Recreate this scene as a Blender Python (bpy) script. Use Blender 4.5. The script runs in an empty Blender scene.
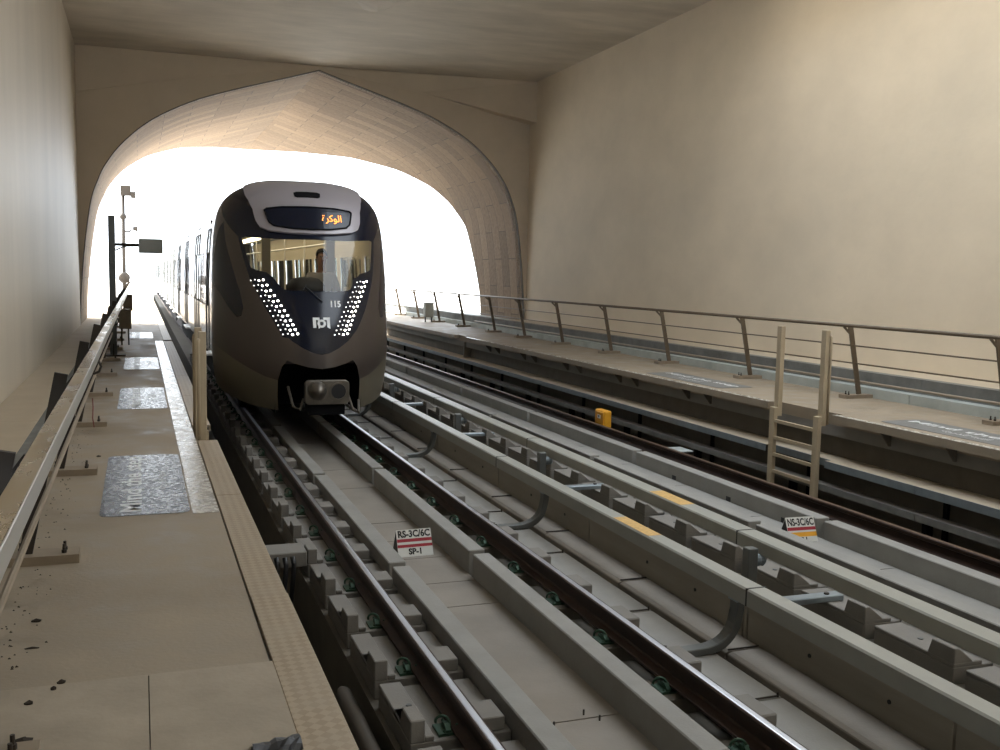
import bpy, bmesh, math, random
from mathutils import Vector, Matrix
from mathutils.geometry import delaunay_2d_cdt
random.seed(7)
S = bpy.context.scene
COL = S.collection
PI = math.pi

# ------------------------------------------------------------------ camera
FPX = 1000.0
VPX, VPY, TILT, CAMZ = 139.0, 268.0, 0.0195, 2.4
fw = Vector(((VPX - 500) / FPX, (VPY - 375) / FPX, 1.0)).normalized()
_a = (VPY - 375) / FPX
_u = (VPX - 500) / FPX
dn = Vector((-TILT, 1.0, -(_a - TILT * _u))).normalized()
rt = dn.cross(fw).normalized()
cam_x = Vector((rt[0], fw[0], -dn[0]))
cam_y = -Vector((rt[1], fw[1], -dn[1]))
cam_z = -Vector((rt[2], fw[2], -dn[2]))
cd = bpy.data.cameras.new('camera')
cd.sensor_width = 36.0
cd.lens = 36.0 * FPX / 1000.0
cd.clip_start = 0.05
cd.clip_end = 3000
cam = bpy.data.objects.new('camera', cd)
M = Matrix((cam_x, cam_y, cam_z)).transposed().to_4x4()
M.translation = Vector((0, 0, CAMZ))
cam.matrix_world = M
COL.objects.link(cam)
S.camera = cam

# ------------------------------------------------------------------ world, sun, exposure
W = bpy.data.worlds.new('world')
S.world = W
W.use_nodes = True
bg = W.node_tree.nodes['Background']
bg.inputs[0].default_value = (0.86, 0.93, 1.0, 1)
bg.inputs[1].default_value = 2.6
sd = bpy.data.lights.new('sun', 'SUN')
sd.energy = 14.0
sd.angle = math.radians(0.6)
sd.color = (1.0, 0.97, 0.92)
sun = bpy.data.objects.new('sun', sd)
sun.rotation_euler = Vector((-0.70, 0.35, 0.62)).to_track_quat('Z', 'Y').to_euler()
sun.location = (0, 60, 60)
COL.objects.link(sun)
S.view_settings.view_transform = 'Standard'
S.view_settings.look = 'None'
S.view_settings.gamma = 1.0
S.view_settings.use_curve_mapping = False
S.view_settings.exposure = 0.95
S.cycles.max_bounces = 8
S.cycles.diffuse_bounces = 5
S.cycles.glossy_bounces = 4
S.cycles.transparent_max_bounces = 12
S.cycles.sample_clamp_indirect = 8.0
S.cycles.use_denoising = True


# ------------------------------------------------------------------ materials
def srgb(r, g, b):
    def f(c):
        c /= 255.0
        return c / 12.92 if c <= 0.04045 else ((c + 0.055) / 1.055) ** 2.4
    return (f(r), f(g), f(b), 1.0)


def mat(name, col, rough=0.6, metal=0.0, var=0.0, scale=3.0, bump=0.0, bscale=30.0, stretch=None,
        dark=None, darkamt=0.0, spec=0.5, emit=None, estr=0.0, coat=0.0, roughvar=0.0):
    m = bpy.data.materials.new(name)
    m.use_nodes = True
    nt = m.node_tree
    N, L = nt.nodes, nt.links
    b = N['Principled BSDF']
    b.inputs['Base Color'].default_value = col
    b.inputs['Roughness'].default_value = rough
    b.inputs['Metallic'].default_value = metal
    b.inputs['Specular IOR Level'].default_value = spec
    b.inputs['Coat Weight'].default_value = coat
    if emit:
        b.inputs['Emission Color'].default_value = emit
        b.inputs['Emission Strength'].default_value = estr
    if var or bump or darkamt or roughvar:
        g = N.new('ShaderNodeNewGeometry')
        mp = N.new('ShaderNodeMapping')
        if stretch:
            mp.inputs['Scale'].default_value = stretch
        L.new(g.outputs['Position'], mp.inputs['Vector'])
    if var:
        n = N.new('ShaderNodeTexNoise')
        n.inputs['Scale'].default_value = scale
        n.inputs['Detail'].default_value = 7
        n.inputs['Roughness'].default_value = 0.62
        L.new(mp.outputs[0], n.inputs['Vector'])
        r = N.new('ShaderNodeValToRGB')
        r.color_ramp.elements[0].position = 0.3
        r.color_ramp.elements[1].position = 0.72
        lo = tuple(max(0, c * (1 - var)) for c in col[:3]) + (1,)
        hi = tuple(min(1, c * (1 + var)) for c in col[:3]) + (1,)
        r.color_ramp.elements[0].color = lo
        r.color_ramp.elements[1].color = hi
        L.new(n.outputs['Fac'], r.inputs[0])
        out = r.outputs[0]
        if darkamt:
            n2 = N.new('ShaderNodeTexNoise')
            n2.inputs['Scale'].default_value = scale * 0.35
            n2.inputs['Detail'].default_value = 9
            L.new(mp.outputs[0], n2.inputs['Vector'])
            r2 = N.new('ShaderNodeValToRGB')
            r2.color_ramp.elements[0].position = 0.52
            r2.color_ramp.elements[1].position = 0.7
            r2.color_ramp.elements[1].color = (darkamt,) * 3 + (1,)
            r2.color_ramp.elements[0].color = (0, 0, 0, 1)
            L.new(n2.outputs['Fac'], r2.inputs[0])
            mx = N.new('ShaderNodeMix')
            mx.data_type = 'RGBA'
            L.new(r2.outputs[0], mx.inputs[0])
            L.new(out, mx.inputs[6])
            mx.inputs[7].default_value = dark or (0.05, 0.045, 0.04, 1)
            out = mx.outputs[2]
        L.new(out, b.inputs['Base Color'])
        if roughvar:
            mr = N.new('ShaderNodeMapRange')
            mr.inputs[1].default_value = 0.35
            mr.inputs[2].default_value = 0.65
            mr.inputs[3].default_value = max(0.05, rough - roughvar)
            mr.inputs[4].default_value = min(1, rough + roughvar)
            L.new(n.outputs['Fac'], mr.inputs[0])
            L.new(mr.outputs[0], b.inputs['Roughness'])
    if bump:
        nb = N.new('ShaderNodeTexNoise')
        nb.inputs['Scale'].default_value = bscale
        nb.inputs['Detail'].default_value = 6
        L.new(mp.outputs[0], nb.inputs['Vector'])
        bp = N.new('ShaderNodeBump')
        bp.inputs['Strength'].default_value = bump
        bp.inputs['Distance'].default_value = 0.02
        L.new(nb.outputs['Fac'], bp.inputs['Height'])
        L.new(bp.outputs[0], b.inputs['Normal'])
    return m


def glass(name, tint=(0.8, 0.85, 0.85, 1), gl=0.12, rough=0.02):
    m = bpy.data.materials.new(name)
    m.use_nodes = True
    nt = m.node_tree
    N, L = nt.nodes, nt.links
    for n in list(N):
        if n.type != 'OUTPUT_MATERIAL':
            N.remove(n)
    o = [n for n in N if n.type == 'OUTPUT_MATERIAL'][0]
    t = N.new('ShaderNodeBsdfTransparent')
    t.inputs[0].default_value = tint
    g = N.new('ShaderNodeBsdfGlossy')
    g.inputs['Roughness'].default_value = rough
    fr = N.new('ShaderNodeFresnel')
    fr.inputs[0].default_value = 1.3
    ad = N.new('ShaderNodeMath')
    ad.operation = 'ADD'
    ad.inputs[1].default_value = gl
    L.new(fr.outputs[0], ad.inputs[0])
    mx = N.new('ShaderNodeMixShader')
    L.new(ad.outputs[0], mx.inputs[0])
    L.new(t.outputs[0], mx.inputs[1])
    L.new(g.outputs[0], mx.inputs[2])
    L.new(mx.outputs[0], o.inputs[0])
    return m


def emission(name, col, st):
    m = mat(name, (0.02, 0.02, 0.02, 1), emit=col, estr=st)
    return m


MT = {}
MT['wall'] = mat('wall_render', srgb(222, 208, 186), 0.8, var=0.07, scale=0.55, bump=0.18, bscale=5, stretch=(1, 1, 1.4), dark=srgb(188, 182, 168), darkamt=0.25)
MT['wall_l'] = mat('wall_concrete', srgb(200, 189, 171), 0.5, var=0.08, scale=0.9, bump=0.12, bscale=8, stretch=(1, 1, 0.25), spec=0.3)
MT['ceil'] = mat('ceiling_concrete', srgb(204, 194, 178), 0.7, var=0.14, scale=1.2, bump=0.25, bscale=5, stretch=(0.5, 1.3, 1), dark=srgb(166, 156, 140), darkamt=0.6)
MT['portal'] = mat('portal_plaster', srgb(204, 190, 170), 0.85, var=0.05, scale=1.2)
MT['conc'] = mat('track_concrete', srgb(122, 118, 112), 0.8, var=0.12, scale=2.2, bump=0.12, bscale=60, dark=srgb(112, 104, 94), darkamt=0.35)
MT['conc_l'] = mat('upstand_concrete', srgb(138, 136, 131), 0.78, var=0.1, scale=3.0, bump=0.12, bscale=60)
MT['conc_y'] = mat('track_floor_concrete', srgb(132, 125, 116), 0.75, var=0.14, scale=1.6, bump=0.1, bscale=50, dark=srgb(120, 108, 92), darkamt=0.5)
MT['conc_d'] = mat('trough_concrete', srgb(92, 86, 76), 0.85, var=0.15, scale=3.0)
MT['walk'] = mat('walkway_concrete', srgb(145, 132, 114), 0.62, var=0.17, scale=2.6, bump=0.1, bscale=40, dark=srgb(118, 104, 86), darkamt=0.5, roughvar=0.18)
MT['walk2'] = mat('walkway_topping', srgb(154, 142, 125), 0.7, var=0.16, scale=3.0, bump=0.1, bscale=40, dark=srgb(146, 132, 112), darkamt=0.45)
MT['polish'] = mat('worn_walkway_strip', srgb(176, 170, 160), 0.25, var=0.1, scale=14.0, bump=0.25, bscale=35, roughvar=0.15)
MT['ledge'] = mat('ledge_concrete', srgb(182, 168, 146), 0.75, var=0.06, scale=2.0)
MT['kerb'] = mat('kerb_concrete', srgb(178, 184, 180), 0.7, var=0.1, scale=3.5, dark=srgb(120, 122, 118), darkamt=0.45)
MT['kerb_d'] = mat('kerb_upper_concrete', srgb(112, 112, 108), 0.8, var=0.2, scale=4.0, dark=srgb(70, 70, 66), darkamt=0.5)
MT['tanwall'] = mat('board_marked_concrete', srgb(148, 141, 128), 0.8, var=0.12, scale=2.0, stretch=(1, .4, 3))
MT['rail'] = mat('rusty_rail_steel', srgb(58, 42, 34), 0.55, metal=0.5, var=0.25, scale=8)
MT['railtop'] = mat('polished_rail_head', srgb(196, 198, 204), 0.36, metal=1.0)
MT['railtop_far'] = mat('dull_rail_head', srgb(112, 92, 76), 0.45, metal=0.7, var=0.2, scale=6)
MT['clip'] = mat('green_spring_steel', srgb(58, 84, 68), 0.45, metal=0.4)
MT['cover'] = mat('grey_cover_plastic', srgb(150, 150, 142), 0.42, var=0.05, scale=5)
MT['bracket'] = mat('grey_bracket_steel', srgb(96, 98, 96), 0.45, metal=0.3, var=0.08, scale=6)
MT['decal'] = mat('faded_yellow_decal', srgb(196, 158, 92), 0.6, var=0.2, scale=30)
MT['post'] = mat('bronze_post_steel', srgb(100, 87, 71), 0.5, metal=0.1, var=0.1, scale=6)
MT['post_d'] = mat('dark_post_steel', srgb(52, 46, 40), 0.55, metal=0.3)
MT['hand'] = mat('stainless_handrail', srgb(188, 170, 138), 0.3, metal=0.85, var=0.18, scale=7, roughvar=0.12, stretch=(1, .35, 1))
MT['hand_b'] = mat('bright_stainless', srgb(220, 218, 212), 0.38, metal=0.9)
MT['galv'] = mat('galvanised_steel', srgb(140, 150, 156), 0.4, metal=0.5, var=0.12, scale=9)
MT['plate'] = mat('bronze_base_plate', srgb(140, 126, 108), 0.6, metal=0.1, var=0.1, scale=8)
MT['ladder'] = mat('painted_ladder_steel', srgb(178, 162, 136), 0.5, metal=0.1, var=0.08, scale=4)
MT['mat'] = mat('grey_painted_panel', srgb(66, 69, 76), 0.3, var=0.12, scale=30, bump=0.3, bscale=45, roughvar=0.12)
MT['mat_r'] = mat('grey_painted_panel_dusty', srgb(112, 112, 110), 0.55, var=0.12, scale=12)
MT['paintw'] = mat('white_paint', srgb(222, 224, 224), 0.5)
MT['black'] = mat('black_paint', srgb(22, 22, 24), 0.5)
MT['red'] = mat('red_paint', srgb(150, 28, 46), 0.5)
MT['signw'] = mat('sign_white', srgb(206, 206, 202), 0.45)
MT['yellow'] = mat('yellow_plastic', srgb(214, 152, 36), 0.45, var=0.06, scale=12)
MT['leaf'] = mat('dry_leaf', srgb(46, 38, 28), 0.8)
MT['cable_red'] = mat('dull_red_cable', srgb(120, 62, 58), 0.6)
MT['rubber'] = mat('black_rubber', srgb(24, 24, 26), 0.5)
MT['pipe'] = mat('dusty_pipe', srgb(78, 71, 62), 0.6, var=0.1, scale=5)
MT['sand'] = mat('pale_ground', srgb(214, 210, 204), 0.9, var=0.05, scale=0.05)
MT['deck'] = mat('outside_deck_concrete', srgb(196, 192, 186), 0.85, var=0.08, scale=0.8)
# train
MT['t_side'] = mat('train_silver_paint', srgb(222, 226, 228), 0.22, metal=0.3, coat=0.4)
MT['t_brown'] = mat('train_bronze_grey', srgb(70, 62, 58), 0.33, metal=0.3, coat=0.3)
MT['t_skirt'] = mat('train_skirt_grey', srgb(104, 98, 84), 0.42, metal=0.3, coat=0.1)
MT['t_mask'] = mat('train_black_gloss', srgb(12, 18, 34), 0.2, spec=0.4)
MT['t_hood'] = mat('train_hood_grey', srgb(148, 142, 146), 0.36, metal=0.15, coat=0.3)
MT['t_under'] = mat('train_underframe', srgb(17, 17, 19), 0.9, spec=0.1)
MT['t_roof'] = mat('train_roof', srgb(150, 164, 172), 0.35, metal=0.4)
MT['t_coupler'] = mat('coupler_steel', srgb(104, 98, 90), 0.4, metal=0.7, var=0.2, scale=10)
MT['t_in'] = mat('train_interior_lining', srgb(190, 178, 156), 0.6)
MT['t_ceil'] = mat('train_interior_ceiling', srgb(200, 190, 160), 0.5)
MT['t_floor'] = mat('train_interior_floor', srgb(80, 76, 72), 0.6)
MT['seat'] = mat('dark_seat_fabric', srgb(34, 32, 34), 0.7)
MT['windscreen'] = glass('windscreen_glass', (0.84, 0.84, 0.78, 1), 0.03, 0.01)
MT['winglass'] = glass('tinted_window_glass', (0.42, 0.66, 0.66, 1), 0.5, 0.03)
MT['led'] = emission('white_led', (1.0, 0.95, 0.82, 1), 9.0)
MT['dim_dot'] = emission('dim_white_dots', (1.0, 0.96, 0.88, 1), 2.2)
MT['orange'] = emission('orange_led_text', (1.0, 0.24, 0.03, 1), 2.6)
MT['lamp_in'] = emission('train_ceiling_lamp', (1.0, 0.88, 0.64, 1), 2.6)
MT['skin'] = mat('skin', srgb(150, 108, 84), 0.6)
MT['shirt'] = mat('grey_shirt', srgb(168, 162, 160), 0.8)
MT['trousers'] = mat('dark_trousers', srgb(38, 38, 44), 0.8)
MT['hair'] = mat('black_hair', srgb(22, 18, 16), 0.6)


def brick_mat():
    m = mat('vault_stone', srgb(206, 186, 158), 0.8)
    nt = m.node_tree
    N, L = nt.nodes, nt.links
    b = N['Principled BSDF']
    uv = N.new('ShaderNodeUVMap')
    uv.uv_map = 'UVMap'
    br = N.new('ShaderNodeTexBrick')
    br.inputs['Scale'].default_value = 1.0
    br.inputs['Mortar Size'].default_value = 0.012
    br.inputs['Mortar Smooth'].default_value = 0.2
    br.inputs['Brick Width'].default_value = 1.7
    br.inputs['Row Height'].default_value = 0.62
    br.inputs['Bias'].default_value = 0.0
    br.inputs['Color1'].default_value = srgb(154, 130, 102)
    br.inputs['Color2'].default_value = srgb(130, 109, 85)
    br.inputs['Mortar'].default_value = srgb(98, 84, 69)
    L.new(uv.outputs[0], br.inputs['Vector'])
    n = N.new('ShaderNodeTexNoise')
    n.inputs['Scale'].default_value = 9.0
    n.inputs['Detail'].default_value = 8
    L.new(uv.outputs[0], n.inputs['Vector'])
    mx = N.new('ShaderNodeMix')
    mx.data_type = 'RGBA'
    mx.blend_type = 'MULTIPLY'
    mx.inputs[0].default_value = 0.45
    L.new(br.outputs['Color'], mx.inputs[6])
    r = N.new('ShaderNodeValToRGB')
    r.color_ramp.elements[0].position = 0.35
    r.color_ramp.elements[1].position = 0.65
    r.color_ramp.elements[0].color = (0.55, 0.5, 0.45, 1)
    L.new(n.outputs['Fac'], r.inputs[0])
    L.new(r.outputs[0], mx.inputs[7])
    L.new(mx.outputs[2], b.inputs['Base Color'])
    bp = N.new('ShaderNodeBump')
    bp.inputs['Strength'].default_value = 0.5
    bp.inputs['Distance'].default_value = 0.03
    L.new(n.outputs['Fac'], bp.inputs['Height'])
    L.new(bp.outputs[0], b.inputs['Normal'])
    return m


MT['vault'] = brick_mat()


def tread_mat():
    """diamond tread plate, raised lozenges as a bump"""
    m = mat('tread_plate_tan', srgb(176, 158, 134), 0.5, metal=0.15)
    nt = m.node_tree
    N, L = nt.nodes, nt.links
    b = N['Principled BSDF']
    g = N.new('ShaderNodeNewGeometry')
    mp = N.new('ShaderNodeMapping')
    mp.inputs['Rotation'].default_value = (0, 0, math.radians(45))
    mp.inputs['Scale'].default_value = (1, 1, 1)
    L.new(g.outputs['Position'], mp.inputs['Vector'])
    ck = N.new('ShaderNodeTexChecker')
    ck.inputs['Scale'].default_value = 27
    ck.inputs[1].default_value = srgb(164, 148, 126)
    ck.inputs[2].default_value = srgb(148, 132, 111)
    L.new(mp.outputs[0], ck.inputs['Vector'])
    n = N.new('ShaderNodeTexNoise')
    n.inputs['Scale'].default_value = 5
    n.inputs['Detail'].default_value = 8
    L.new(g.outputs['Position'], n.inputs['Vector'])
    mx = N.new('ShaderNodeMix')
    mx.data_type = 'RGBA'
    mx.inputs[7].default_value = srgb(158, 145, 126)
    mm_max = 0.55
    mm = N.new('ShaderNodeMapRange')
    mm.inputs[1].default_value = 0.4
    mm.inputs[2].default_value = 0.65
    mm.inputs[4].default_value = mm_max
    L.new(n.outputs['Fac'], mm.inputs[0])
    L.new(mm.outputs[0], mx.inputs[0])
    L.new(ck.outputs['Color'], mx.inputs[6])
    L.new(mx.outputs[2], b.inputs['Base Color'])
    bp = N.new('ShaderNodeBump')
    bp.inputs['Strength'].default_value = 0.5
    bp.inputs['Distance'].default_value = 0.004
    L.new(ck.outputs['Fac'], bp.inputs['Height'])
    L.new(bp.outputs[0], b.inputs['Normal'])
    return m


MT['tread'] = tread_mat()


# ------------------------------------------------------------------ builders
class MB:
    def __init__(self):
        self.v, self.f, self.uv = [], [], None

    def add(self, verts, faces):
        o = len(self.v)
        self.v += [tuple(p) for p in verts]
        self.f += [tuple(i + o for i in fc) for fc in faces]
        return self

    def box(self, x0, x1, y0, y1, z0, z1):
        vs = [(x, y, z) for z in (z0, z1) for y in (y0, y1) for x in (x0, x1)]
        return self.add(vs, [(0, 2, 3, 1), (4, 5, 7, 6), (0, 1, 5, 4), (1, 3, 7, 5), (3, 2, 6, 7), (2, 0, 4, 6)])

    def prism_y(self, poly, y0, y1):
        n = len(poly)
        vs = [(x, y0, z) for x, z in poly] + [(x, y1, z) for x, z in poly]
        fs = [tuple(range(n)), tuple(range(2 * n - 1, n - 1, -1))]
        fs += [(i, i + n, (i + 1) % n + n, (i + 1) % n) for i in range(n)]
        return self.add(vs, fs)

    def prism_x(self, poly, x0, x1):
        n = len(poly)
        vs = [(x0, y, z) for y, z in poly] + [(x1, y, z) for y, z in poly]
        fs = [tuple(range(n)), tuple(range(2 * n - 1, n - 1, -1))]
        fs += [(i, i + n, (i + 1) % n + n, (i + 1) % n) for i in range(n)]
        return self.add(vs, fs)

    def prism_z(self, poly, z0, z1):
        n = len(poly)
        vs = [(x, y, z0) for x, y in poly] + [(x, y, z1) for x, y in poly]
        fs = [tuple(range(n)), tuple(range(2 * n - 1, n - 1, -1))]
        fs += [(i, i + n, (i + 1) % n + n, (i + 1) % n) for i in range(n)]
        return self.add(vs, fs)

    def tube(self, pts, r, seg=8, closed=False):
        pts = [Vector(p) for p in pts]
        n = len(pts)
        rings = []
        up = Vector((0, 0, 1))
        prev = None
        for i, p in enumerate(pts):
            if closed:
                t = (pts[(i + 1) % n] - pts[i - 1]).normalized()
            else:
                t = (pts[min(i + 1, n - 1)] - pts[max(i - 1, 0)]).normalized()
            if prev is None:
                a = up if abs(t.dot(up)) < 0.9 else Vector((1, 0, 0))
                u = t.cross(a).normalized()
            else:
                u = (prev - t * prev.dot(t)).normalized()
            prev = u
            w = t.cross(u)
            rr = r[i] if isinstance(r, (list, tuple)) else r
            rings.append([p + (u * math.cos(k * 2 * PI / seg) + w * math.sin(k * 2 * PI / seg)) * rr for k in range(seg)])
        vs = [q for rg in rings for q in rg]
        fs = []
        for i in range(n if closed else n - 1):
            j = (i + 1) % n
            for k in range(seg):
                l = (k + 1) % seg
                fs.append((i * seg + k, i * seg + l, j * seg + l, j * seg + k))
        if not closed:
            fs.append(tuple(range(seg - 1, -1, -1)))
            fs.append(tuple((n - 1) * seg + k for k in range(seg)))
        return self.add(vs, fs)

    def bar(self, p0, p1, a, b, side=(0, 1, 0)):
        """rectangular bar from p0 to p1: a across, b along `side`"""
        p0, p1 = Vector(p0), Vector(p1)
        t = (p1 - p0).normalized()
        s = Vector(side)
        s = (s - t * s.dot(t)).normalized()
        u = t.cross(s)
        vs = []
        for p in (p0, p1):
            for du, ds in ((-1, -1), (1, -1), (1, 1), (-1, 1)):
                vs.append(p + u * du * a / 2 + s * ds * b / 2)
        return self.add(vs, [(3, 2, 1, 0), (4, 5, 6, 7), (0, 1, 5, 4), (1, 2, 6, 5), (2, 3, 7, 6), (3, 0, 4, 7)])

    def sweep_xz(self, path, th, y0, y1):
        """strap of thickness th following a path of (x, z), y0..y1 wide"""
        L_, R_ = [], []
        n = len(path)
        for i in range(n):
            a = Vector(path[max(i - 1, 0)])
            c = Vector(path[min(i + 1, n - 1)])
            t = (c - a).normalized()
            nn = Vector((-t[1], t[0]))
            p = Vector(path[i])
            h = th[i] if isinstance(th, (list, tuple)) else th
            L_.append(p + nn * h / 2)
            R_.append(p - nn * h / 2)
        poly = [tuple(q) for q in L_] + [tuple(q) for q in reversed(R_)]
        m = len(poly)
        vs = [(x, y0, z) for x, z in poly] + [(x, y1, z) for x, z in poly]
        fs = []
        for i in range(n - 1):
            fs.append((i, i + 1, m - 2 - i, m - 1 - i))
            fs.append((m + i + 1, m + i, 2 * m - 1 - i, 2 * m - 2 - i))
        fs += [(i, i + m, (i + 1) % m + m, (i + 1) % m) for i in range(m)]
        return self.add(vs, fs)

    def lathe(self, prof, c=(0, 0, 0), seg=16, axis='Z', caps=True):
        vs, fs = [], []
        for r, h in prof:
            for k in range(seg):
                a = 2 * PI * k / seg
                x, y = r * math.cos(a), r * math.sin(a)
                if axis == 'Z':
                    vs.append((c[0] + x, c[1] + y, c[2] + h))
                elif axis == 'Y':
                    vs.append((c[0] + x, c[1] + h, c[2] + y))
                else:
                    vs.append((c[0] + h, c[1] + x, c[2] + y))
        n = len(prof)
        for i in range(n - 1):
            for k in range(seg):
                l = (k + 1) % seg
                fs.append((i * seg + k, i * seg + l, (i + 1) * seg + l, (i + 1) * seg + k))
        if caps:
            fs.append(tuple(range(seg)))
            fs.append(tuple((n - 1) * seg + k for k in range(seg)))
        return self.add(vs, fs)

    def build(self, name, m, parent=None, base=(0, 0, 0), smooth=False, bevel=0.0, seg=1):
        bx, by, bz = base
        me = bpy.data.meshes.new(name)
        me.from_pydata([(x - bx, y - by, z - bz) for x, y, z in self.v], [], self.f)
        me.validate()
        bm = bmesh.new()
        bm.from_mesh(me)
        bmesh.ops.recalc_face_normals(bm, faces=bm.faces)
        bm.to_mesh(me)
        bm.free()
        me.materials.append(m)
        if smooth:
            for p in me.polygons:
                p.use_smooth = True
        o = bpy.data.objects.new(name, me)
        COL.objects.link(o)
        if parent is not None:
            o.parent = parent
        else:
            o.location = base
        if bevel:
            md = o.modifiers.new('bevel', 'BEVEL')
            md.width = bevel
            md.segments = seg
            md.limit_method = 'ANGLE'
            md.angle_limit = math.radians(40)
        return o


def tag(o, label=None, cat=None, group=None, kind=None):
    if label:
        o['label'] = label
    if cat:
        o['category'] = cat
    if group:
        o['group'] = group
    if kind:
        o['kind'] = kind
    return o


def thing(name, label, cat, loc=(0, 0, 0), group=None):
    o = bpy.data.objects.new(name, None)
    o.empty_display_size = 0.1
    COL.objects.link(o)
    o.location = loc
    return tag(o, label, cat, group)


def struct(o):
    o['kind'] = 'structure'
    return o


def dup(root, loc, label=None):
    r = root.copy()
    COL.objects.link(r)
    r.location = loc
    if label:
        r['label'] = label
    for ch in list(root.children):
        c = ch.copy()
        COL.objects.link(c)
        c.parent = r
        for g in list(ch.children):
            d = g.copy()
            COL.objects.link(d)
            d.parent = c
    return r


_ONES = ['', 'first', 'second', 'third', 'fourth', 'fifth', 'sixth', 'seventh', 'eighth', 'ninth', 'tenth', 'eleventh',
         'twelfth', 'thirteenth', 'fourteenth', 'fifteenth', 'sixteenth', 'seventeenth', 'eighteenth', 'nineteenth']
_TENS = {20: ('twentieth', 'twenty'), 30: ('thirtieth', 'thirty'), 40: ('fortieth', 'forty')}


def nth(i):
    if i == 1:
        return 'nearest'
    if i < 20:
        return _ONES[i] + ' nearest'
    t, o = i // 10 * 10, i % 10
    return (_TENS[t][0] if o == 0 else _TENS[t][1] + '-' + _ONES[o]) + ' nearest'


def text_mesh(txt, size, name='lettering', align='CENTER', depth=0.0, bold=0.0):
    cu = bpy.data.curves.new(name, 'FONT')
    cu.body = txt
    cu.size = size
    cu.align_x = align
    cu.align_y = 'CENTER'
    cu.extrude = depth
    cu.resolution_u = 3
    cu.offset = bold
    ob = bpy.data.objects.new(name, cu)
    COL.objects.link(ob)
    dg = bpy.context.evaluated_depsgraph_get()
    me = bpy.data.meshes.new_from_object(ob.evaluated_get(dg))
    bpy.data.objects.remove(ob)
    vs = [tuple(v.co) for v in me.vertices]
    fs = [tuple(p.vertices) for p in me.polygons]
    bpy.data.meshes.remove(me)
    return vs, fs


def place_text(txt, size, origin, ux, uy, lift=0.002, align='CENTER', sx=1.0, bold=0.0):
    """flat lettering: text x along ux, text y along uy"""
    vs, fs = text_mesh(txt, size, align=align, bold=bold)
    o, ux, uy = Vector(origin), Vector(ux).normalized(), Vector(uy).normalized()
    n = ux.cross(uy)
    b = MB()
    b.add([o + ux * x * sx + uy * y + n * lift for x, y, z in vs], fs)
    return b


# ================================================================== SETTING
Y_END = 110.0
# --- track bed (cross-section along the line)
bed = [(-1.4, -0.85), (1.33, -0.85), (1.33, -0.30), (7.25, -0.30), (7.25, -0.55), (8.55, -0.55), (8.55, -1.2), (-1.4, -1.2)]
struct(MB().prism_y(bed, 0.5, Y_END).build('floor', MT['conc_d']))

# centre floor slabs of both tracks, joints left as real gaps
fb = MB()
ys = [1.0, 3.2, 5.30, 7.49, 8.12, 8.9, 9.55, 10.3, 12.09, 13.3, 15.5, 18, 20.5, 23, 25.5, 28, 31, 34, 38, 42, 50, 60, 80, Y_END]
for a, c in zip(ys[:-1], ys[1:]):
    fb.box(2.118, 2.742, a + 0.007, c - 0.007, -0.30, -0.27)
struct(fb.build('track_floor', MT['conc_y']))
pn = MB()
for x_, dy_ in ((2.22, 0.05), (2.28, -0.05), (2.52, 0.05), (2.58, -0.05)):
    pn.tube([(x_, 5.30 + dy_, -0.275), (x_, 5.30 + dy_, -0.235)], 0.006, 6)
struct(pn.build('trim_20', MT['post_d']))
fb = MB()
ys = [1.0, 3.9, 5.6, 7.3, 8.55, 9.4, 11.1, 12.6, 14.1, 15.6, 17.4, 19, 21, 23, 25, 27, 30, 35, 40, 50, 70, Y_END]
for a, c in zip(ys[:-1], ys[1:]):
    fb.box(5.98, 6.60, a + 0.007, c - 0.007, -0.30, -0.245)
struct(fb.build('track_floor', MT['conc_l']))

# --- left walkway
wl = MB()
wl.box(-0.95, 0.495, 4.17, 24.10, 0.50, 0.75)
wl.box(-0.95, 0.495, 24.14, Y_END, 0.50, 0.75)
struct(wl.build('walkway', MT['walk']))
wl = MB()
wl.prism_x([(1.2, 0.5), (1.2, 0.775), (4.12, 0.775), (4.17, 0.755), (4.17, 0.5)], -0.95, 0.009)
wl.prism_x([(1.2, 0.5), (1.2, 0.775), (4.12, 0.775), (4.17, 0.755), (4.17, 0.5)], 0.013, 0.50)
struct(wl.build('walkway', MT['walk2']))
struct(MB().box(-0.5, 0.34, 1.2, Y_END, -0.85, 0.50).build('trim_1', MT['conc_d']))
struct(MB().box(0.318, 0.492, 6.95, 24.05, 0.75, 0.7535).build('trim_2', MT['polish']))
# left ledge behind the railing
lg = MB()
yy = [1.2, 4.2, 7.4, 10.6, 13.8, 17, 20.2, 24.1, 28.2, 33, 38, 46]
for a, c in zip(yy[:-1], yy[1:]):
    lg.box(-1.5 if c < 28 else (-1.46 if c < 30 else -3.2), -0.95, a + 0.006, c - 0.006, 0.3, 0.90)
struct(lg.build('trim_3', MT['ledge']))
kb = MB()
for a, c in zip(yy[:-1], yy[1:]):
    kb.box(-0.95, -0.885, a + 0.004, c - 0.004, 0.75, 0.895)
struct(kb.build('trim_4', MT['kerb_d']))

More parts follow.
